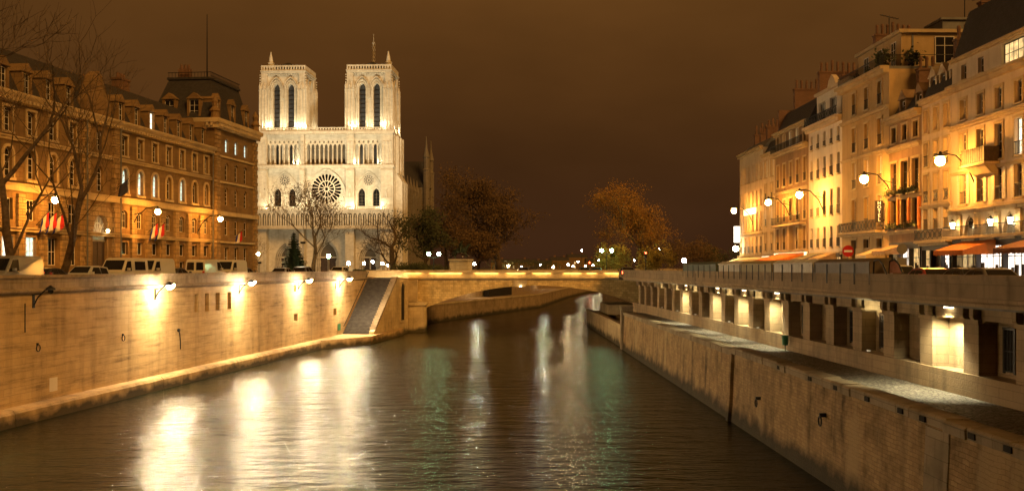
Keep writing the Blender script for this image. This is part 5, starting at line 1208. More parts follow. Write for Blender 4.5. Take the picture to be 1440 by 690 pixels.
# wall lamps on the left quay wall
wl = [(63.5,False,'unlit black wall lamp on the quay wall above a thin dark duct'),(47.5,True,'lit wall lamp on the near side of the unlit wall lamp'),(79.4,True,'lit wall lamp left of the four dark wall openings'),(96,True,'lit wall lamp right of the four dark wall openings'),(112.5,True,'lit wall lamp second from the stone stair'),(128,True,'lit wall lamp closest to the stone stair')]
for Y, lit, lb in wl:
    t = thing('wall_lamp', lb, 'wall lamp', (XL(Y),Y,7.65), LW, 'wall lamps on the left quay wall')   # outward = -y
    a = MB(); a.tube([(0,-.05,-.9),(-.1,-.35,-.45),(-.25,-.9,.0),(-.3,-1.15,.1)], .045, 6); a.tube([(0,-.05,-.25),(-.15,-.6,-.18)], .03, 5); a.box(-.09,.09,-.08,-.002,-1.05,-.1); a.build('arm','iron',t)
    h = MB(); h.lathe((-.32,-1.3,.0),[(.30,.02),(.27,.14),(.12,.24),(.05,.3)],12); h.build('shade','iron',t)
    if lit:
        g = MB(); g.lathe((0,0,0),[(.01,0),(.22,.0)],14); g.f = [f_ for f_ in g.f if len(f_) == 4]
        rx = Matrix.Rotation(R(-52),3,'X'); g.v = [tuple(rx@Vector(p)+Vector((-.32,-1.52,-.06))) for p in g.v]; g.build('lens','river_fill',t)  # added disc facing the river, brightens the water and right wall
        g = MB(); g.lathe((0,0,0),[(.25,-.0),(.24,.12),(.1,.2)],14); g.v = [tuple(rx@Vector((p[0],p[1],p[2]+.015))+Vector((-.32,-1.52,-.06))) for p in g.v]; g.build('fill_hood','iron',t)  # backs the added disc, keeps its light off the quay wall
        bulb('bulb', t, (-.32,-1.3,-.05), .20, 'lamp_wall')
    else:
        b_ = MB(); b_.ball((-.32,-1.3,-.05),.17,10,6); b_.build('bulb','car_glass',t,True)
t = thing('wall_lamp', 'small lit lamp at the top of the cheek wall beside the bridge foot', 'wall lamp', (-15.9,147.2,7.2), LW, 'wall lamps on the left quay wall')
a = MB(); a.tube([(0,.6,.2),(0,.2,.35),(0,-.5,.3),(0,-.9,.15)],.04,6); a.build('arm','iron',t); h = MB(); h.lathe((0,-.9,.05),[(.24,0),(.2,.1),(.05,.2)],10); h.build('shade','iron',t); bulb('bulb', t, (0,-.9,-.02), .19, 'lamp_wall')
# lamps on the wall beyond the bridge: only their light on the water is seen under the arch
for (x,y,z),lb in (((-7.0,215,6.6),'wall lamp on the back wall half hidden by the bridge arch'),((9.0,300,6.6),'farthest wall lamp behind the bridge')):
    t = thing('wall_lamp', lb, 'wall lamp', (x,y,z), 0, 'wall lamps behind the bridge')
    a = MB(); a.tube([(-2.6,1.2,-.6),(-1.2,.6,.1),(0,0,.3)],.05,6); a.build('arm','iron',t); h = MB(); h.lathe((0,0,.12),[(.3,0),(.25,.12),(.05,.25)],10); h.build('shade','iron',t)
    bulb('bulb', t, (0,0,-.03), .10, 'lamp_wall')

# posts with globes
def post(x, y, h, n, mat, label, group=None, r=.24, spread=.55):
    t = thing('lamp_post', label, 'lamp post', (x,y,ST), 0, group)
    p = MB(); p.lathe((0,0,0),[(.22,0),(.2,.5),(.1,.7),(.07,1.2),(.055,h-.4),(.09,h-.35)],8)
    xs = [0] if n == 1 else [-spread, spread]
    if n == 2: p.tube([(-spread,0,h-.3),(-spread*.5,0,h-.55),(0,0,h-.5),(spread*.5,0,h-.55),(spread,0,h-.3)],.035,6)
    p.build('pole','iron',t)
    for x0 in xs:
        bulb('globe', t, (x0,0,h), r, mat); c = MB(); c.lathe((x0,0,h+r*.8),[(r*.6,0),(.04,.18)],8); c.build('cap','iron',t)
    return t
def at(u, v, Y): return ((u-720)/1500*Y, Y, 9+(376-v)/1500*Y)
pl = [(358,357,192,2,'lamp_star','tall double lamp post beside the end of the government building',.34),
      (462,360,185,1,'lamp_green','greenish lamp post right of the bare yellowish tree',.34),
      (490,370,255,1,'lamp_warm','leftmost of the three warm globes before the cathedral portals',.42),(512,370,262,1,'lamp_warm','middle one of the three warm globes before the cathedral portals',.36),(524,368,270,1,'lamp_warm','right one of the three warm globes before the cathedral portals',.36),
      (538,370,275,1,'lamp_warm','white globe at the foot of the umbrella shaped tree',.34),(545,373,240,1,'lamp_warm','small low white globe right beside the umbrella shaped tree',.22),
      (610,357,158,2,'lamp_green','bright double green white lamp post at the left end of the bridge',.27),
      (664,371,262,2,'lamp_warm','small double white lamp right of the statue',.3),(715,374,300,1,'lamp_warm','white lamp behind the middle of the bridge parapet',.34),
      (760,372,350,1,'lamp_cool','small green white lamp behind the bridge parapet',.34),(778,375,372,1,'lamp_warm','low white lamp right of the small green one',.44),
      (799,372,420,1,'lamp_warm','far white lamp left of the traffic string',.40),
      (853,352,160,2,'lamp_green','bright double green white lamp post at the right end of the bridge',.27),
      (962,366,118,1,'lamp_star','single star bright lamp right of the orange tree',.24)]
for u,v,Y,n,mt,lb,r in pl:
    x,y,z_ = at(u,v,Y); post(x, y, max(z_-ST,1.6), n, mt, lb, 'globe lamps on the square and the bridge', r, .75 if Y < 170 else .55)

# traffic light with a red lamp
x,y,z_ = at(908,360,132)
t = thing('traffic_light', 'traffic light showing red in front of the orange tree', 'traffic light', (x,y,ST))
p = MB(); p.tube([(0,0,0),(0,0,2.6)],.06,8); p.build('pole','iron',t)
h = MB(); h.box(-.15,.15,-.12,.12,2.6,3.5); h.build('signal_head','iron',t)
for k,(zz,mt) in enumerate(((3.3,'lamp_red'),(3.05,'opening_dark'),(2.8,'opening_dark'))):
    l = MB(); l.ball((0,-.12,zz),.10,10,6,1,.5,1); l.build('signal_lens',mt,t,True)
# round traffic signs
def sign(x, y, h, kind, label):
    t = thing('traffic_sign', label, 'traffic sign', (x,y,ST+.12))
    p = MB(); p.tube([(0,0,0),(0,0,h+.3)],.035,6); p.build('pole','steel',t)
    d = MB(); d.lathe((0,0,0),[(.31,0),(.31,.03)],24); d.v = [(a,-.05-c,h+b_) for a,b_,c in d.v]; do = d.build('disc','sign_red' if kind=='noentry' else 'zinc',t)
    if kind == 'noentry': b_ = MB(); b_.box(-.22,.22,-.10,-.083,h-.055,h+.055); b_.build('bar','sign_white',do)
    else:
        b_ = MB(); b_.box(-.28,.28,-.09,-.045,h-1.3,h-.5); b_.build('plate','zinc',t)
sign(*at(1192,353,58)[:2], at(1192,353,58)[2]-ST-.12, 'noentry', 'red no entry sign with white bar above the dark bookstalls')
sign(*at(1268,350,62)[:2], at(1268,350,62)[2]-ST-.12, 'plain', 'pale round sign seen from behind with plate below on a pole')

# litter bin on the promenade
x, y = 17.05-.05, 64.0
t = thing('litter_bin', 'green litter bin on a post by the arcade piers', 'litter bin', (XP(63.3)-.45,63.3,4.06))
p = MB(); p.tube([(0,0,0),(0,0,.86)],.03,6); p.build('post','iron',t)
b_ = MB(); b_.lathe((0,0,.35),[(.17,0),(.20,.45),(.21,.48),(.18,.48),(.15,.08)],14); b_.build('basket','bin_green',t)
l = MB(); l.lathe((0,0,.85),[(.22,0),(.20,.05),(.04,.1)],14); l.build('lid','bin_green',t)

# ------------------------------------------------------------------ bookstall boxes on the right parapet
XPAR = lambda Y: XP(Y)-1.15
runs = [('dark brown','box_brown',47.0,4,1.88),('pale grey','box_grey',54.8,4,1.8),('olive','box_olive',62.3,5,1.42),('greyish cream','box_pale',69.7,4,1.5),('dark green','box_green',76.4,6,2.0)]
for nm, mt, Y0, n, l in runs:
    for i in range(n):
        Y = Y0+l*i
        which = 'nearest' if i == 0 else ('farthest' if i == n-1 else ORD[i])
        t = thing('bookstall_box', f'{which} closed {nm} bookstall box in its run of {"four" if n==4 else "five" if n==5 else "six"} on the parapet', 'bookstall', (XPAR(Y),Y,8.735), AW, 'bookstall boxes along the right parapet')
        b_ = MB(); b_.box(.02,l-.03,-.55,.38,.0,.44); b_.build('body',mt,t)
        d = MB(); d.prism([(-.58,.443),(.42,.443),(.42,.52),(.1,.68),(-.58,.70)],.0,l-.01,'yz'); d.build('lid',mt,t)
        for x in (.02,l-.08):
            s = MB(); s.box(x,x+.035,.382,.41,-.5,.44); s.build('strap','iron',t)
# iron hoop and reddish hoarding at the near end of the boxes
t = thing('folded_stall', 'arched bookstall frame with red lit panel at the near end of the boxes', 'bookstall', (XPAR(45.3),45.3,8.735), AW)
f = MB(); f.tube([(1.5,.3,0),(1.4,.3,.55),(.9,.3,.62),(.4,.3,.4),(.0,.3,.0)],.04,6); f.tube([(1.5,-.4,0),(1.4,-.4,.55),(.9,-.4,.62),(.4,-.4,.4),(.0,-.4,.0)],.04,6); f.build('frame','iron',t)
f = MB(); f.prism([(.15,.02),(1.4,.02),(1.35,.5),(.9,.57),(.45,.38)],-.42,-.38); f.build('panel','canvas_maroon',t)

# ------------------------------------------------------------------ vehicles
def wheel(t, x, y):
    w_ = MB(); w_.lathe((0,0,0),[(.20,-.1),(.30,-.11),(.325,-.07),(.325,.07),(.30,.11),(.20,.1)],18); w_.v = [(x+a,y+c,.325+b_) for a,b_,c in w_.v]; wo = w_.build('wheel','rubber',t,True)
    r = MB(); r.lathe((0,0,0),[(.02,-.115),(.20,-.112),(.20,.112),(.02,.115)],12); r.v = [(x+a,y+c,.325+b_) for a,b_,c in r.v]; r.build('rim','steel',wo)
def vehicle(kind, loc, rz, paint, label, cat, group, head=False, tail=False):
    """local +x = forward; lofted body, inset glazing, wheels, lamps"""
    t = thing('parked_van' if kind == 'van' else 'parked_car', label, cat, loc, rz, group)
    if kind == 'van':
        L_, hw, prof = 4.9, .93, [(-2.4,.35),(-2.45,1.0),(-2.38,2.05),(-2.2,2.2),(.55,2.22),(.95,2.1),(1.65,1.25),(2.3,1.08),(2.45,.85),(2.45,.38)]
        wb = (-1.5,1.5); top = (.97,.90,1.2)
    elif kind == 'estate':
        L_, hw, prof = 4.3, .86, [(-2.05,.32),(-2.12,.75),(-2.02,1.05),(-1.85,1.5),(-.6,1.62),(.25,1.58),(1.0,1.08),(1.9,.92),(2.1,.7),(2.1,.32)]
        wb = (-1.25,1.3); top = (.95,.76,.95)
    else:
        L_, hw, prof = 4.1, .85, [(-2.0,.32),(-2.08,.72),(-1.98,.98),(-1.55,1.05),(-1.0,1.42),(-.2,1.48),(.3,1.42),(.95,1.02),(1.85,.86),(2.05,.66),(2.05,.32)]
        wb = (-1.2,1.28); top = (.95,.74,.92)
    belt = top[2]; zt = max(p[1] for p in prof)
    def hwid(z): return hw*(1-.05*max(0,(.6-z)/.6)) if z <= belt else hw*(1+(top[1]-1)*(z-belt)/(zt-belt))
    n = len(prof); vs = []; rows_ = (-1,-.93,0,.93,1)
    for k in rows_:
        for x,z in prof:
            e = 1 if abs(k) < 1 else .985
            zz = z if abs(k) < 1 else .3+(z-.3)*.965
            vs.append((x*e, hwid(z)*k, zz))
    fs = [tuple(range(n-1,-1,-1)), tuple(range(4*n,5*n))]
    for r in range(4):
        for i in range(n): j = (i+1)%n; fs.append((r*n+i,r*n+j,(r+1)*n+j,(r+1)*n+i))
    b_ = MB(); b_.add(vs,fs); b_.build('body', paint, t)
    for x in wb:
        for s in (-1,1): wheel(t, x, s*(hw-.1))
    def side_glass(pts):
        for s in (-1,1):
            g = MB(); g.add([(x, s*(hwid(z)+.012), z) for x,z in pts], [tuple(range(len(pts)))]); g.build('side_window','car_glass',t)
    def cross_glass(nm, a, b_, f=.86):
        nx, nz = (b_[1]-a[1]), -(b_[0]-a[0]); l = math.hypot(nx,nz); s = 1 if (nx > 0) == (a[0]+b_[0] > 0) else -1; nx, nz = nx/l*.012*s, nz/l*.012*s
        A = (a[0]+(b_[0]-a[0])*.08, a[1]+(b_[1]-a[1])*.08); B_ = (a[0]+(b_[0]-a[0])*.92, a[1]+(b_[1]-a[1])*.92)
        g = MB(); g.add([(A[0]+nx,-hwid(A[1])*f,A[1]+nz),(A[0]+nx,hwid(A[1])*f,A[1]+nz),(B_[0]+nx,hwid(B_[1])*f,B_[1]+nz),(B_[0]+nx,-hwid(B_[1])*f,B_[1]+nz)],[(0,1,2,3)]); g.build(nm,'car_glass',t)
    if kind == 'van':
        side_glass([(.35,1.25),(1.45,1.25),(.95,1.95),(.35,1.98)])
        if 'window' in label: side_glass([(-1.9,1.3),(-.2,1.3),(-.2,1.95),(-1.9,1.95)])
        cross_glass('windscreen',(1.65,1.25),(.95,2.1)); 
        for s in (-1,1):
            g = MB(); g.add([(-2.44,s*.1,1.25),(-2.44,s*.78,1.25),(-2.40,s*.72,1.95),(-2.40,s*.1,1.95)],[(0,1,2,3)]); g.build('rear_window','car_glass',t)
    else:
        zr = zt-.12
        if kind == 'estate': side_glass([(-1.7,1.05),(-.75,1.05),(-.7,zr),(-1.6,zr-.06)]); side_glass([(-.65,1.05),(.75,1.05),(.2,zr),(-.6,zr)]); cross_glass('rear_window',(-2.02,1.05),(-1.85,1.5)); cross_glass('windscreen',(1.0,1.08),(.25,1.58))
        else: side_glass([(-1.3,1.03),(-.45,1.03),(-.45,zr),(-.9,zr-.03)]); side_glass([(-.38,1.03),(.72,1.03),(.25,zr-.02),(-.38,zr)]); cross_glass('rear_window',(-1.55,1.05),(-1.0,1.42)); cross_glass('windscreen',(.95,1.02),(.3,1.42))
    xf = L_/2
    for s in (-1,1):
        h = MB(); h.box(prof[-2][0]-.12,prof[-2][0]+.02,s*hw*.72-.16,s*hw*.72+.16,.62,.78); h.build('headlight','head_glow' if head else 'headlamp',t)
        h = MB(); zz = 1.05 if kind == 'van' else .82; h.box(prof[1][0]-.015,prof[1][0]+.12,s*hw*.84-.1,s*hw*.84+.1,zz-.14,zz+.14); h.build('taillight','tail_glow' if tail else 'tail_red',t)
        m_ = MB(); mx_ = .95 if kind == 'van' else .7; m_.box(mx_,mx_+.16,s*(hw+.02),s*(hw+.2),belt+.08,belt+.26) if s > 0 else m_.box(mx_,mx_+.16,-hw-.2,-hw-.02,belt+.08,belt+.26); m_.build('mirror',paint,t)
    return t
GL = 'vehicles parked along the left quay'
def park_left(u, kind, paint, label, cat, back=False, head=False, tail=False, dx=-39):
    Y = -dx/((720-u)/1500+.121); vehicle(kind, (dx+.121*Y, Y, ST+.01), LW+(math.pi if back else 0), paint, label, cat, GL, head, tail)
park_left(12,'van','paint_grey','grey van with glowing tail lights beside the straight trunked bare tree','van',True,False,True)
park_left(62,'car','paint_black','low dark car with lit headlights between the grey van and the silver estate','car',True,True)
park_left(120,'estate','paint_silver','silver estate car below the leaning bare tree','car',True)
park_left(172,'van','paint_white','white van with dark side windows parked beside the silver estate','van',True)
park_left(213,'van','paint_white','plain white van directly before the flags on the quay','van',True)
park_left(247,'car','paint_black','dark car between two white vans on the quay','car')
park_left(290,'van','paint_white','long white van below the third orange street lamp','van',False,False)
park_left(322,'van','paint_white','white van parked closest to the corner pavilion','van',True)
park_left(342,'car','paint_black','dark car parked before the corner pavilion','car')
park_left(398,'car','paint_grey','grey car parked left of the fir tree','car')
park_left(428,'estate','paint_black','black estate car parked under the bare yellowish tree','car')
park_left(476,'estate','paint_white','white estate car near the top of the stone stair','car', True, True)
GR = 'vehicles parked along the right parapet'
def park_right(u, kind, paint, label, cat, back=False, head=False, tail=False, off=5.5):
    c = 17.8+off; Y = c/((u-720)/1500+.0385); vehicle(kind, (c-.0385*Y, Y, ST+.01), AW+(math.pi if back else 0), paint, label, cat, GR, head, tail)
park_right(1264,'estate','paint_silver','silver estate car under the pale round sign','car',True)
park_right(1312,'car','paint_red','rounded reddish car before the bright shop window','car',True,True)
park_right(1356,'car','paint_black','black car before the shop with the orange awning','car')
park_right(1398,'car','paint_grey','dark grey car between the black car and the maroon awning','car',True)
# cars crossing the far end of the bridge street, headlights on
for u,v,lb,tl in ((822,372,'far car with lit headlights on the bridge road, left of the double lamp',False),(838,373,'far car showing red tail lights behind the bridge parapet',True),(736,373,'small far car on the bridge road near its middle',False),(882,371,'dark car waiting at the red traffic light',True)):
    x,y,_ = at(u,v,159 if u < 870 else 128); vehicle('car',(x,y,ST+.08),R(-90) if not tl else R(90),'paint_black',lb,'car','cars on the bridge road',not tl,tl)

# ------------------------------------------------------------------ flags on the government building
def flag(Y, z_, lean, mats, label):
    t = thing('flag', label, 'flag', (-56+.121*Y, Y, z_), LW, 'flags on the government building')
    p = MB(); tip = (lean*.3,-1.5,1.3); p.tube([(0,-.02,0),tip],.03,6); p.ball(tip,.06,6,4); p.build('flagpole','iron',t)
    for k,mt in enumerate(mats):
        c = MB(); n = 8; f0, f1 = .95-.55*k/len(mats), .95-.55*(k+1)/len(mats)
        for i in range(n):
            vs = []
            for f,ii in ((f0,i),(f1,i),(f1,i+1),(f0,i+1)):
                d = ii/n; x = tip[0]*f+.10*math.sin(d*7+f*9)*d+.05; y = tip[1]*f+.55*(1-f)*d; vs.append((x+.06*math.sin(f*20),y,tip[2]*f-1.35*d-.05*math.sin(f*17)))
            c.add(vs,[(0,1,2,3)])
        c.build('stripe',mt,t)
TRI = ['flag_red','flag_white','flag_blue']
for dy,lb in ((-1.0,'leftmost of three tricolour flags beside the left bare tree'),(0,'middle one of three tricolour flags beside the left bare tree'),(1.0,'right one of three tricolour flags beside the left bare tree')): flag(99.7+dy, ST+5.4, dy, TRI, lb)
for dy,lb in ((-.6,'left one of two flags under the second orange street lamp'),(.7,'right one of two flags under the second orange street lamp')): flag(121.3+dy, ST+5.3, dy, TRI, lb)
flag(146.0, ST+5.3, .2, TRI, 'single tricolour flag on the corner pavilion')
flag(113.2, ST+9.6, 1.2, ['flag_dark','flag_dark','flag_dark'], 'dark flag hanging above the arched gate')

# ------------------------------------------------------------------ equestrian statue on its plinth
x,y,_ = at(648,362,215)
t = thing('statue', 'bronze rider statue on a pale stone plinth left of the bridge lamps', 'statue', (x,y,ST), R(-20))
p = MB(); p.box(-2.4,2.4,-1.4,1.4,0,.5); p.box(-2.0,2.0,-1.1,1.1,.503,2.9); p.box(-2.2,2.2,-1.3,1.3,2.903,3.2); p.build('plinth','cathedral_stone',t)
def skin(name, pts, edges, mat, parent, lvl=1):
    me = bpy.data.meshes.new(name); me.from_pydata([q_[:3] for q_ in pts], edges, []); o = bpy.data.objects.new(name, me); C.objects.link(o); o.parent = parent
    o.modifiers.new('skin','SKIN'); 
    for v_, q_ in zip(me.skin_vertices[0].data, pts): v_.radius = (q_[3], q_[3]*(q_[4] if len(q_) > 4 else 1))
    me.skin_vertices[0].data[0].use_root = True
    s = o.modifiers.new('sub','SUBSURF'); s.levels = s.render_levels = lvl; me.materials.append(MATS[mat]); return o
H0 = 3.2
skin('horse', [(0,0,H0+1.75,.52),(-.95,0,H0+1.8,.48),(.9,0,H0+1.8,.46),(1.45,0,H0+2.5,.28),(1.75,0,H0+2.95,.2),(2.25,0,H0+2.6,.12),
    (-1.1,.3,H0+1.1,.2),(-1.35,.3,H0+.6,.11),(-1.2,.3,H0+.05,.1),(-1.1,-.3,H0+1.1,.2),(-1.25,-.3,H0+.6,.11),(-1.0,-.3,H0+.05,.1),
    (1.0,.28,H0+1.05,.16),(1.0,.28,H0+.55,.1),(1.0,.28,H0+.05,.09),(1.05,-.28,H0+1.05,.16),(1.45,-.28,H0+.85,.1),(1.35,-.28,H0+.4,.08),(-1.5,0,H0+1.75,.12),(-1.8,0,H0+1.1,.12),(-1.75,0,H0+.5,.05)],
    [(0,1),(0,2),(2,3),(3,4),(4,5),(1,6),(6,7),(7,8),(1,9),(9,10),(10,11),(2,12),(12,13),(13,14),(2,15),(15,16),(16,17),(1,18),(18,19),(19,20)],'bronze',t)
skin('rider', [(-.05,0,H0+2.35,.3),(-.05,0,H0+2.9,.33),(0,0,H0+3.3,.13),(.05,0,H0+3.55,.17),(.0,.4,H0+3.05,.13),(.25,.5,H0+2.7,.1),(.65,.35,H0+2.8,.07),(0,-.4,H0+3.05,.13),(.35,-.55,H0+3.2,.1),(.7,-.5,H0+3.7,.07),
    (.15,.5,H0+2.1,.18),(.15,.62,H0+1.5,.12),(.35,.62,H0+1.35,.08),(.15,-.5,H0+2.1,.18),(.15,-.62,H0+1.5,.12),(.35,-.62,H0+1.35,.08)],
    [(0,1),(1,2),(2,3),(1,4),(4,5),(5,6),(1,7),(7,8),(8,9),(0,10),(10,11),(11,12),(0,13),(13,14),(14,15)],'bronze',t)

# ------------------------------------------------------------------ trees
def branch_tree(name, label, loc, H, r0, seed, forks, lean=(0,0), spread=.55, depth=5, first=.3, mat='bark', leaf=None, leaf_n=0, leaf_s=.2, group=None, up=.25, twig=.012, crown_mat=None, ratio=.72, leafspread=.45, wide=1.0):
    rnd = random.Random(seed); t = thing(name, label, 'tree', loc, 0, group)
    trunk, tw, lv = MB(), MB(), MB(); tips = []
    def grow(p, d, l, r, k):
        m_ = 4 if k < 2 else 3; pts = [p]; q_ = p.copy(); dd = d.copy()
        for i in range(m_):
            dd = (dd+Vector((rnd.gauss(0,.12),rnd.gauss(0,.12),rnd.gauss(up*.25,.08)))).normalized(); q_ = q_+dd*(l/m_); pts.append(q_.copy())
        r1 = max(r*.62, twig*.7); rad = [r+(r1-r)*i/m_ for i in range(m_+1)]
        (trunk if k < 3 else tw).tube(pts, rad, 9 if k == 0 else (6 if k < 3 else 3), k < 1)
        if k >= depth: tips.append((q_, dd)); return
        if k >= depth-1: tips.append((pts[2], dd))
        n = forks[min(k,len(forks)-1)]
        for i in range(n):
            f = 1.0 if i < 2 else rnd.uniform(.35,.9); s = pts[-1] if f == 1.0 else pts[int(f*m_)]
            ax = dd.orthogonal(); ax.rotate(Matrix.Rotation(2*math.pi*(i/n+rnd.uniform(-.12,.12))+k, 3, dd)); a = spread*rnd.uniform(.65,1.3)
            nd = (dd*math.cos(a)+ax*math.sin(a)+Vector((0,0,up*.5))).normalized()
            grow(s, nd, l*ratio*rnd.uniform(.8,1.15), max(r1*(.82 if i < 2 else .6), twig), k+1)
    d0 = Vector((lean[0],lean[1],1)).normalized()
    pts = [Vector((0,0,-.2)),Vector((0,0,.15))+d0*.3]
    trunk.tube(pts,[r0*1.5,r0*1.02],9,False)
    grow(Vector((0,0,.1))+d0*.2, d0, H*first, r0, 0)
    k_ = H/max(v_[2] for v_ in (tw.v or trunk.v)); kx = k_*wide
    for m_ in (trunk, tw): m_.v = [(a*kx, b_*kx, c*k_) for a,b_,c in m_.v]
    tips = [(Vector((p.x*kx,p.y*kx,p.z*k_)),d) for p,d in tips]
    trunk.build('trunk', mat, t, True); tw.build('branches', crown_mat or mat, t)
    if leaf:
        for i in range(leaf_n):
            p,d = rnd.choice(tips); c = p+Vector((rnd.gauss(0,leafspread),rnd.gauss(0,leafspread),rnd.gauss(0,leafspread*.8))); a = Vector((rnd.gauss(0,1),rnd.gauss(0,1),rnd.gauss(0,1))).normalized()*leaf_s*rnd.uniform(.6,1.3); b_ = a.orthogonal().normalized()*a.length*.65
            lv.quad(c-a,c+b_,c+a,c-b_)
        lv.build('crown', leaf, t)
    return t
XT = lambda u, dx=-40: (lambda Y: (dx+.121*Y, Y, ST+.12))(-dx/((720-u)/1500+.121))
branch_tree('bare_tree','bare street tree with straight dark trunk before the tricolour flags', XT(16), 19, .30, 11, (4,3,3,3,3), (.08,.0), .5, 5, .33, group='bare trees on the left quay', up=.3)
branch_tree('bare_tree','bare street tree whose dark trunk leans to the right before the gate', XT(84), 18.5, .30, 23, (4,3,3,3,3), (.14,.05), .5, 5, .34, group='bare trees on the left quay', up=.3)
branch_tree('bare_tree','tallest bare tree with misty fine twigs above the mansard roof', (-39.5,60,ST+.12), 26, .36, 31, (4,3,3,3,3,3), (.12,.1), .55, 6, .28, group='bare trees on the left quay', up=.35, twig=.014)
x,y,_ = at(441,378,212)
branch_tree('plane_tree','bare tree with a few yellowish leaves in front of the cathedral rose', (x,y,ST), 19.0, .28, 41, (5,4,3,3,3), (.02,0), .5, 5, .26, 'bark_grey', 'leaf_brown', 1900, .14, up=.4, wide=1.2, twig=.02)
x,y,_ = at(553,378,205)
branch_tree('umbrella_tree','dark umbrella shaped bare tree at the foot of the cathedral beside the stair top', (x,y,ST), 14.3, .36, 52, (4,4,3,4,3), (-.04,0), .66, 5, .24, 'bark', None, 0, up=.12, wide=1.25, twig=.022)
x,y,_ = at(360,378,200)
branch_tree('small_bare_tree','small bare tree at the end of the government building', (x,y,ST), 8.5, .15, 61, (4,3,3,3), (0.05,0), .6, 4, .3, 'bark')
def fir(label, loc, H, R_, seed):
    rnd = random.Random(seed); t = thing('fir_tree', label, 'tree', loc)
    k = MB(); k.tube([(0,0,0),(0,0,H*.6),(0,0,H)],[.18,.1,.02],8); k.build('trunk','bark',t)
    c = MB(); n = 26
    for i in range(n):
        f = i/n; z_ = H*(.06+.93*f); r = R_*(1-f)**.85*rnd.uniform(.82,1.12)+.08; m_ = int(18*(1-f)+6)
        for j in range(m_):
            a = 2*math.pi*(j+rnd.random())/m_; d = Vector((math.cos(a),math.sin(a),0)); l = r*rnd.uniform(.75,1.15)
            for q_ in range(20):
                g = (q_+rnd.random())/20; p = d*l*g+Vector((0,0,z_-.28*l*g+.12*l*g*g)); s = .46*(1-.5*f)
                e = d.cross(Vector((0,0,1)))*s*rnd.uniform(.5,1.1); v_ = d*s*.45+Vector((rnd.gauss(0,.07),rnd.gauss(0,.07),-s*rnd.uniform(.3,.9)))
                c.quad(p-e*.9, p-v_*.2, p+e*.9, p+v_)
    c.build('crown','needle',t)
x,y,_ = at(413,378,190); fir('dense dark conical fir tree standing before a cathedral portal', (x,y,ST), 8.0, 2.7, 7)
def shrub(name, label, loc, w_, h, seed, leaf, n=900, s=.2, cat='shrub', group=None):
    rnd = random.Random(seed); t = thing(name, label, cat, loc, 0, group); st = MB(); lv = MB()
    cl = [(rnd.uniform(-.42,.42)*w_, rnd.uniform(-.3,.3)*w_, h*rnd.uniform(.35,.72), rnd.uniform(.16,.30)) for _ in range(max(6,int(w_*1.6)))]
    for x0,y0,z0,r in cl: st.tube([(x0*.15,y0*.15,0),(x0*.5,y0*.5,z0*.6),(x0,y0,z0)],[.06,.04,.015],5)
    st.build('stems','bark',t)
    for i in range(n):
        x0,y0,z0,r = rnd.choice(cl); d = Vector((rnd.gauss(0,1),rnd.gauss(0,1),rnd.gauss(0,1))).normalized()*rnd.random()**.4
        c = Vector((x0+d.x*r*w_,y0+d.y*r*w_,max(.15,z0+d.z*r*h*1.1))); a = Vector((rnd.gauss(0,1),rnd.gauss(0,1),rnd.gauss(0,1))).normalized()*s; b_ = a.orthogonal().normalized()*s*.6; lv.quad(c-a,c+b_,c+a,c-b_)
    lv.build('crown',leaf,t)
# dark mass of trees on the square right of the cathedral
for i,(u,Y,H,w_,lb,lf) in enumerate(((597,236,14.5,.30,'dark leafy tree between the cathedral flank and the bridge lamp','leaf_dark'),(628,252,13.5,.28,'brownish leafy tree behind the rider statue','leaf_brown'),(672,246,9.5,.24,'low dark tree below the left side of the great bare crown','leaf_brown'))):
    x,y,_ = at(u,378,Y); branch_tree('leafy_tree', lb, (x,y,ST), H, w_, 70+i, (4,4,3,3), (0,0), .6, 4, .24, 'bark', lf, 5200, .24, 'trees right of the cathedral', .25, leafspread=.75)
x,y,_ = at(702,378,258)
branch_tree('great_tree','great round bare tree in the middle beyond the bridge', (x,y,ST), 26.5, .55, 81, (5,4,4,4,4), (0,0), .55, 5, .2, 'bark', 'leaf_brown', 12000, .25, 'trees right of the cathedral', .22, crown_mat='bark', ratio=.76, leafspread=.7, wide=1.0, twig=.02)
x,y,_ = at(908,378,172)
branch_tree('orange_tree','tree with glowing orange autumn leaves behind the double lamp and red traffic light', (x+.6,y,ST), 14.8, .36, 92, (4,4,3,3,3), (0,0), .55, 5, .22, 'bark_grey', 'leaf_orange', 15000, .13, None, .25, leafspread=.6, wide=1.1)
for i,(u,Y,w_,h,lf,lb) in enumerate(((862,166,5.0,6.0,'leaf_yellow','yellow green drooping tree left of the orange tree'),(925,160,5.6,5.6,'leaf_yellow','yellow leafed bush under the right side of the orange tree'),(978,176,8.5,7.5,'leaf_brown','dim brown shrubbery between the orange tree and the corner house'),(1012,190,7.0,6.0,'leaf_dark','dark shrubbery just left of the corner house'))):
    x,y,_ = at(u,378,Y); shrub('autumn_shrub', lb, (x,y,ST), w_, h, 100+i, lf, 2600, .17, 'tree', 'trees right of the bridge')
for i,(u,Y,w_,h,lb) in enumerate(((590,196,8.5,2.6,'clipped dark hedge row left of the double bridge lamp'),(735,300,22,4.2,'dark low bushes behind the middle of the bridge'),(510,232,4,1.3,'small bushes at the top of the stone stair'))):
    x,y,_ = at(u,378,Y); shrub('hedge', lb, (x,y,ST), w_, h, 120+i, 'leaf_dark', 1800, .2)

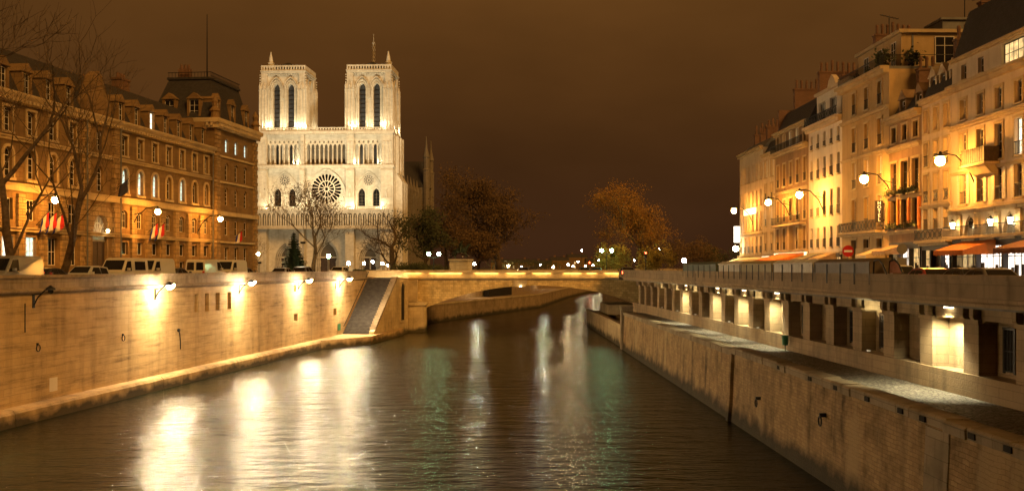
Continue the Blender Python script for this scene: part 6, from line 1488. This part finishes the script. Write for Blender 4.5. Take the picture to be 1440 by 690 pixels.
# ------------------------------------------------------------------ far skyline and the far bridge with its traffic
for i,(u0,u1,v0,Y,lb) in enumerate(((752,775,366,690,'low dark far building left on the skyline'),(774,800,361,720,'broad far building in the middle of the skyline'),(798,826,357,760,'highest far building on the skyline'),(824,860,363,700,'far building behind the right bridge lamps'),(690,754,364,740,'far building behind the great bare tree'))):
    x0,x1 = (u0-720)/1500*Y,(u1-720)/1500*Y; h = 9+(376-v0)/1500*Y-ST
    t = thing('far_building', lb, 'building', (x0,Y,ST), 0, 'buildings on the far skyline')
    ops = []; n = max(3,int((x1-x0)/3.2)); hh = h-2.5
    b_ = MB(); b_.box(0,x1-x0,0,12,0,hh); b_.build('wall','police_stone',t)
    r = MB(); r.prism([(0,hh),(1.6,h-.4),(4,h),(11,h),(12,hh)],-.1,x1-x0+.1,'yz'); ro = r.build('roof','slate_roof',t)
    for k in range(2): c = MB(); xx = (x1-x0)*(.25+.5*k); c.box(xx-.7,xx+.7,5,6,h-.3,h+1.1); c.build('chimney','brick_chimney',ro)
    rnd = random.Random(i)
    for k in range(n):
        for f in range(max(1,int(hh/3.1))):
            window(t,((x1-x0)*(k+.5)/n,-.03,.9+3.1*f),1.1,1.7,None,(2,2),'room_warm' if rnd.random() < .14 else 'window_glass')
t = thing('far_bridge', 'far bridge carrying a string of lights behind the stone bridge', 'bridge', (0,470,0))
m_ = MB(); m_.box(38,100,0,12,6.6,7.45); m_.build('deck','bridge_smooth',t); p = MB(); p.box(38,100,-.3,.1,6.7,8.4); p.build('parapet','bridge_smooth',t)
for i,(u,v,mt) in enumerate(((733,375,'far_lamp'),(806,374,'far_lamp'),(813,368,'far_lamp'),(818,352,'far_lamp'),(823,374,'far_lamp'),(829,369,'lamp_red'),(834,373,'far_lamp'),(842,366,'far_lamp'),(874,371,'far_lamp'),(892,366,'far_lamp'),(927,350,'lamp_cool'))):
    Y = 440+17*(i%5) if u < 870 else 205; x,y,z_ = at(u,v,Y)
    post(x,y,max(1.3,z_-ST),1,mt,['tiny far lamp left of the low white lamp','tiny far lamp first in the string behind the bridge','far lamp post above the string of lights','tallest far lamp post left of the double lamp','low far lamp in the middle of the string','far red lamp in the string behind the bridge','low far lamp beneath the double bridge lamp','far lamp between the two globes of the bridge lamp','lamp left of the red traffic light','small lamp just beside the red traffic light','small cool lamp high in the orange tree'][i],'far lamps beyond the bridge',.34 if u < 870 else .12)
# lanterns on the arched house front
for Y, lit, lb in ((76.7+1.5,True,'lit lantern left of the first arched window'),(73.7+1.5,False,'unlit lantern between the first two arched windows'),(70.7+1.5,True,'lit lantern right of the second arched window'),(67.9+1.5,True,'brightest lantern over the maroon awning')):
    t = thing('wall_lantern', lb, 'lantern', (XF(Y)-.55,Y,12.0), HB, 'wall lanterns on the arched house front')
    a = MB(); a.tube([(0,-.40,-.2),(0,-.2,-.28),(0,0,-.2)],.03,6); a.build('bracket','iron',t)
    f = MB(); f.lathe((0,0,.28),[(.2,0),(.12,.14),(.03,.24)],8); f.build('lantern_cap','iron',t); f = MB(); f.lathe((0,0,-.22),[(.06,0),(.13,.06)],8); f.build('lantern_base','iron',t)
    g = MB(); g.lathe((0,0,-.16),[(.12,0),(.19,.42)],8); g.build('lantern_glass','lantern_glow' if lit else 'window_glass',t)
t = thing('door_lamp', 'small white lamp beside the fan light of the arched gate', 'lamp', (-56+.121*110.9,110.9,ST+5.3), LW)
a = MB(); a.tube([(0,-.01,.2),(0,-.5,.3),(0,-.6,.1)],.03,6); a.build('bracket','iron',t); bulb('globe',t,(0,-.6,0),.16,'lantern_glow')
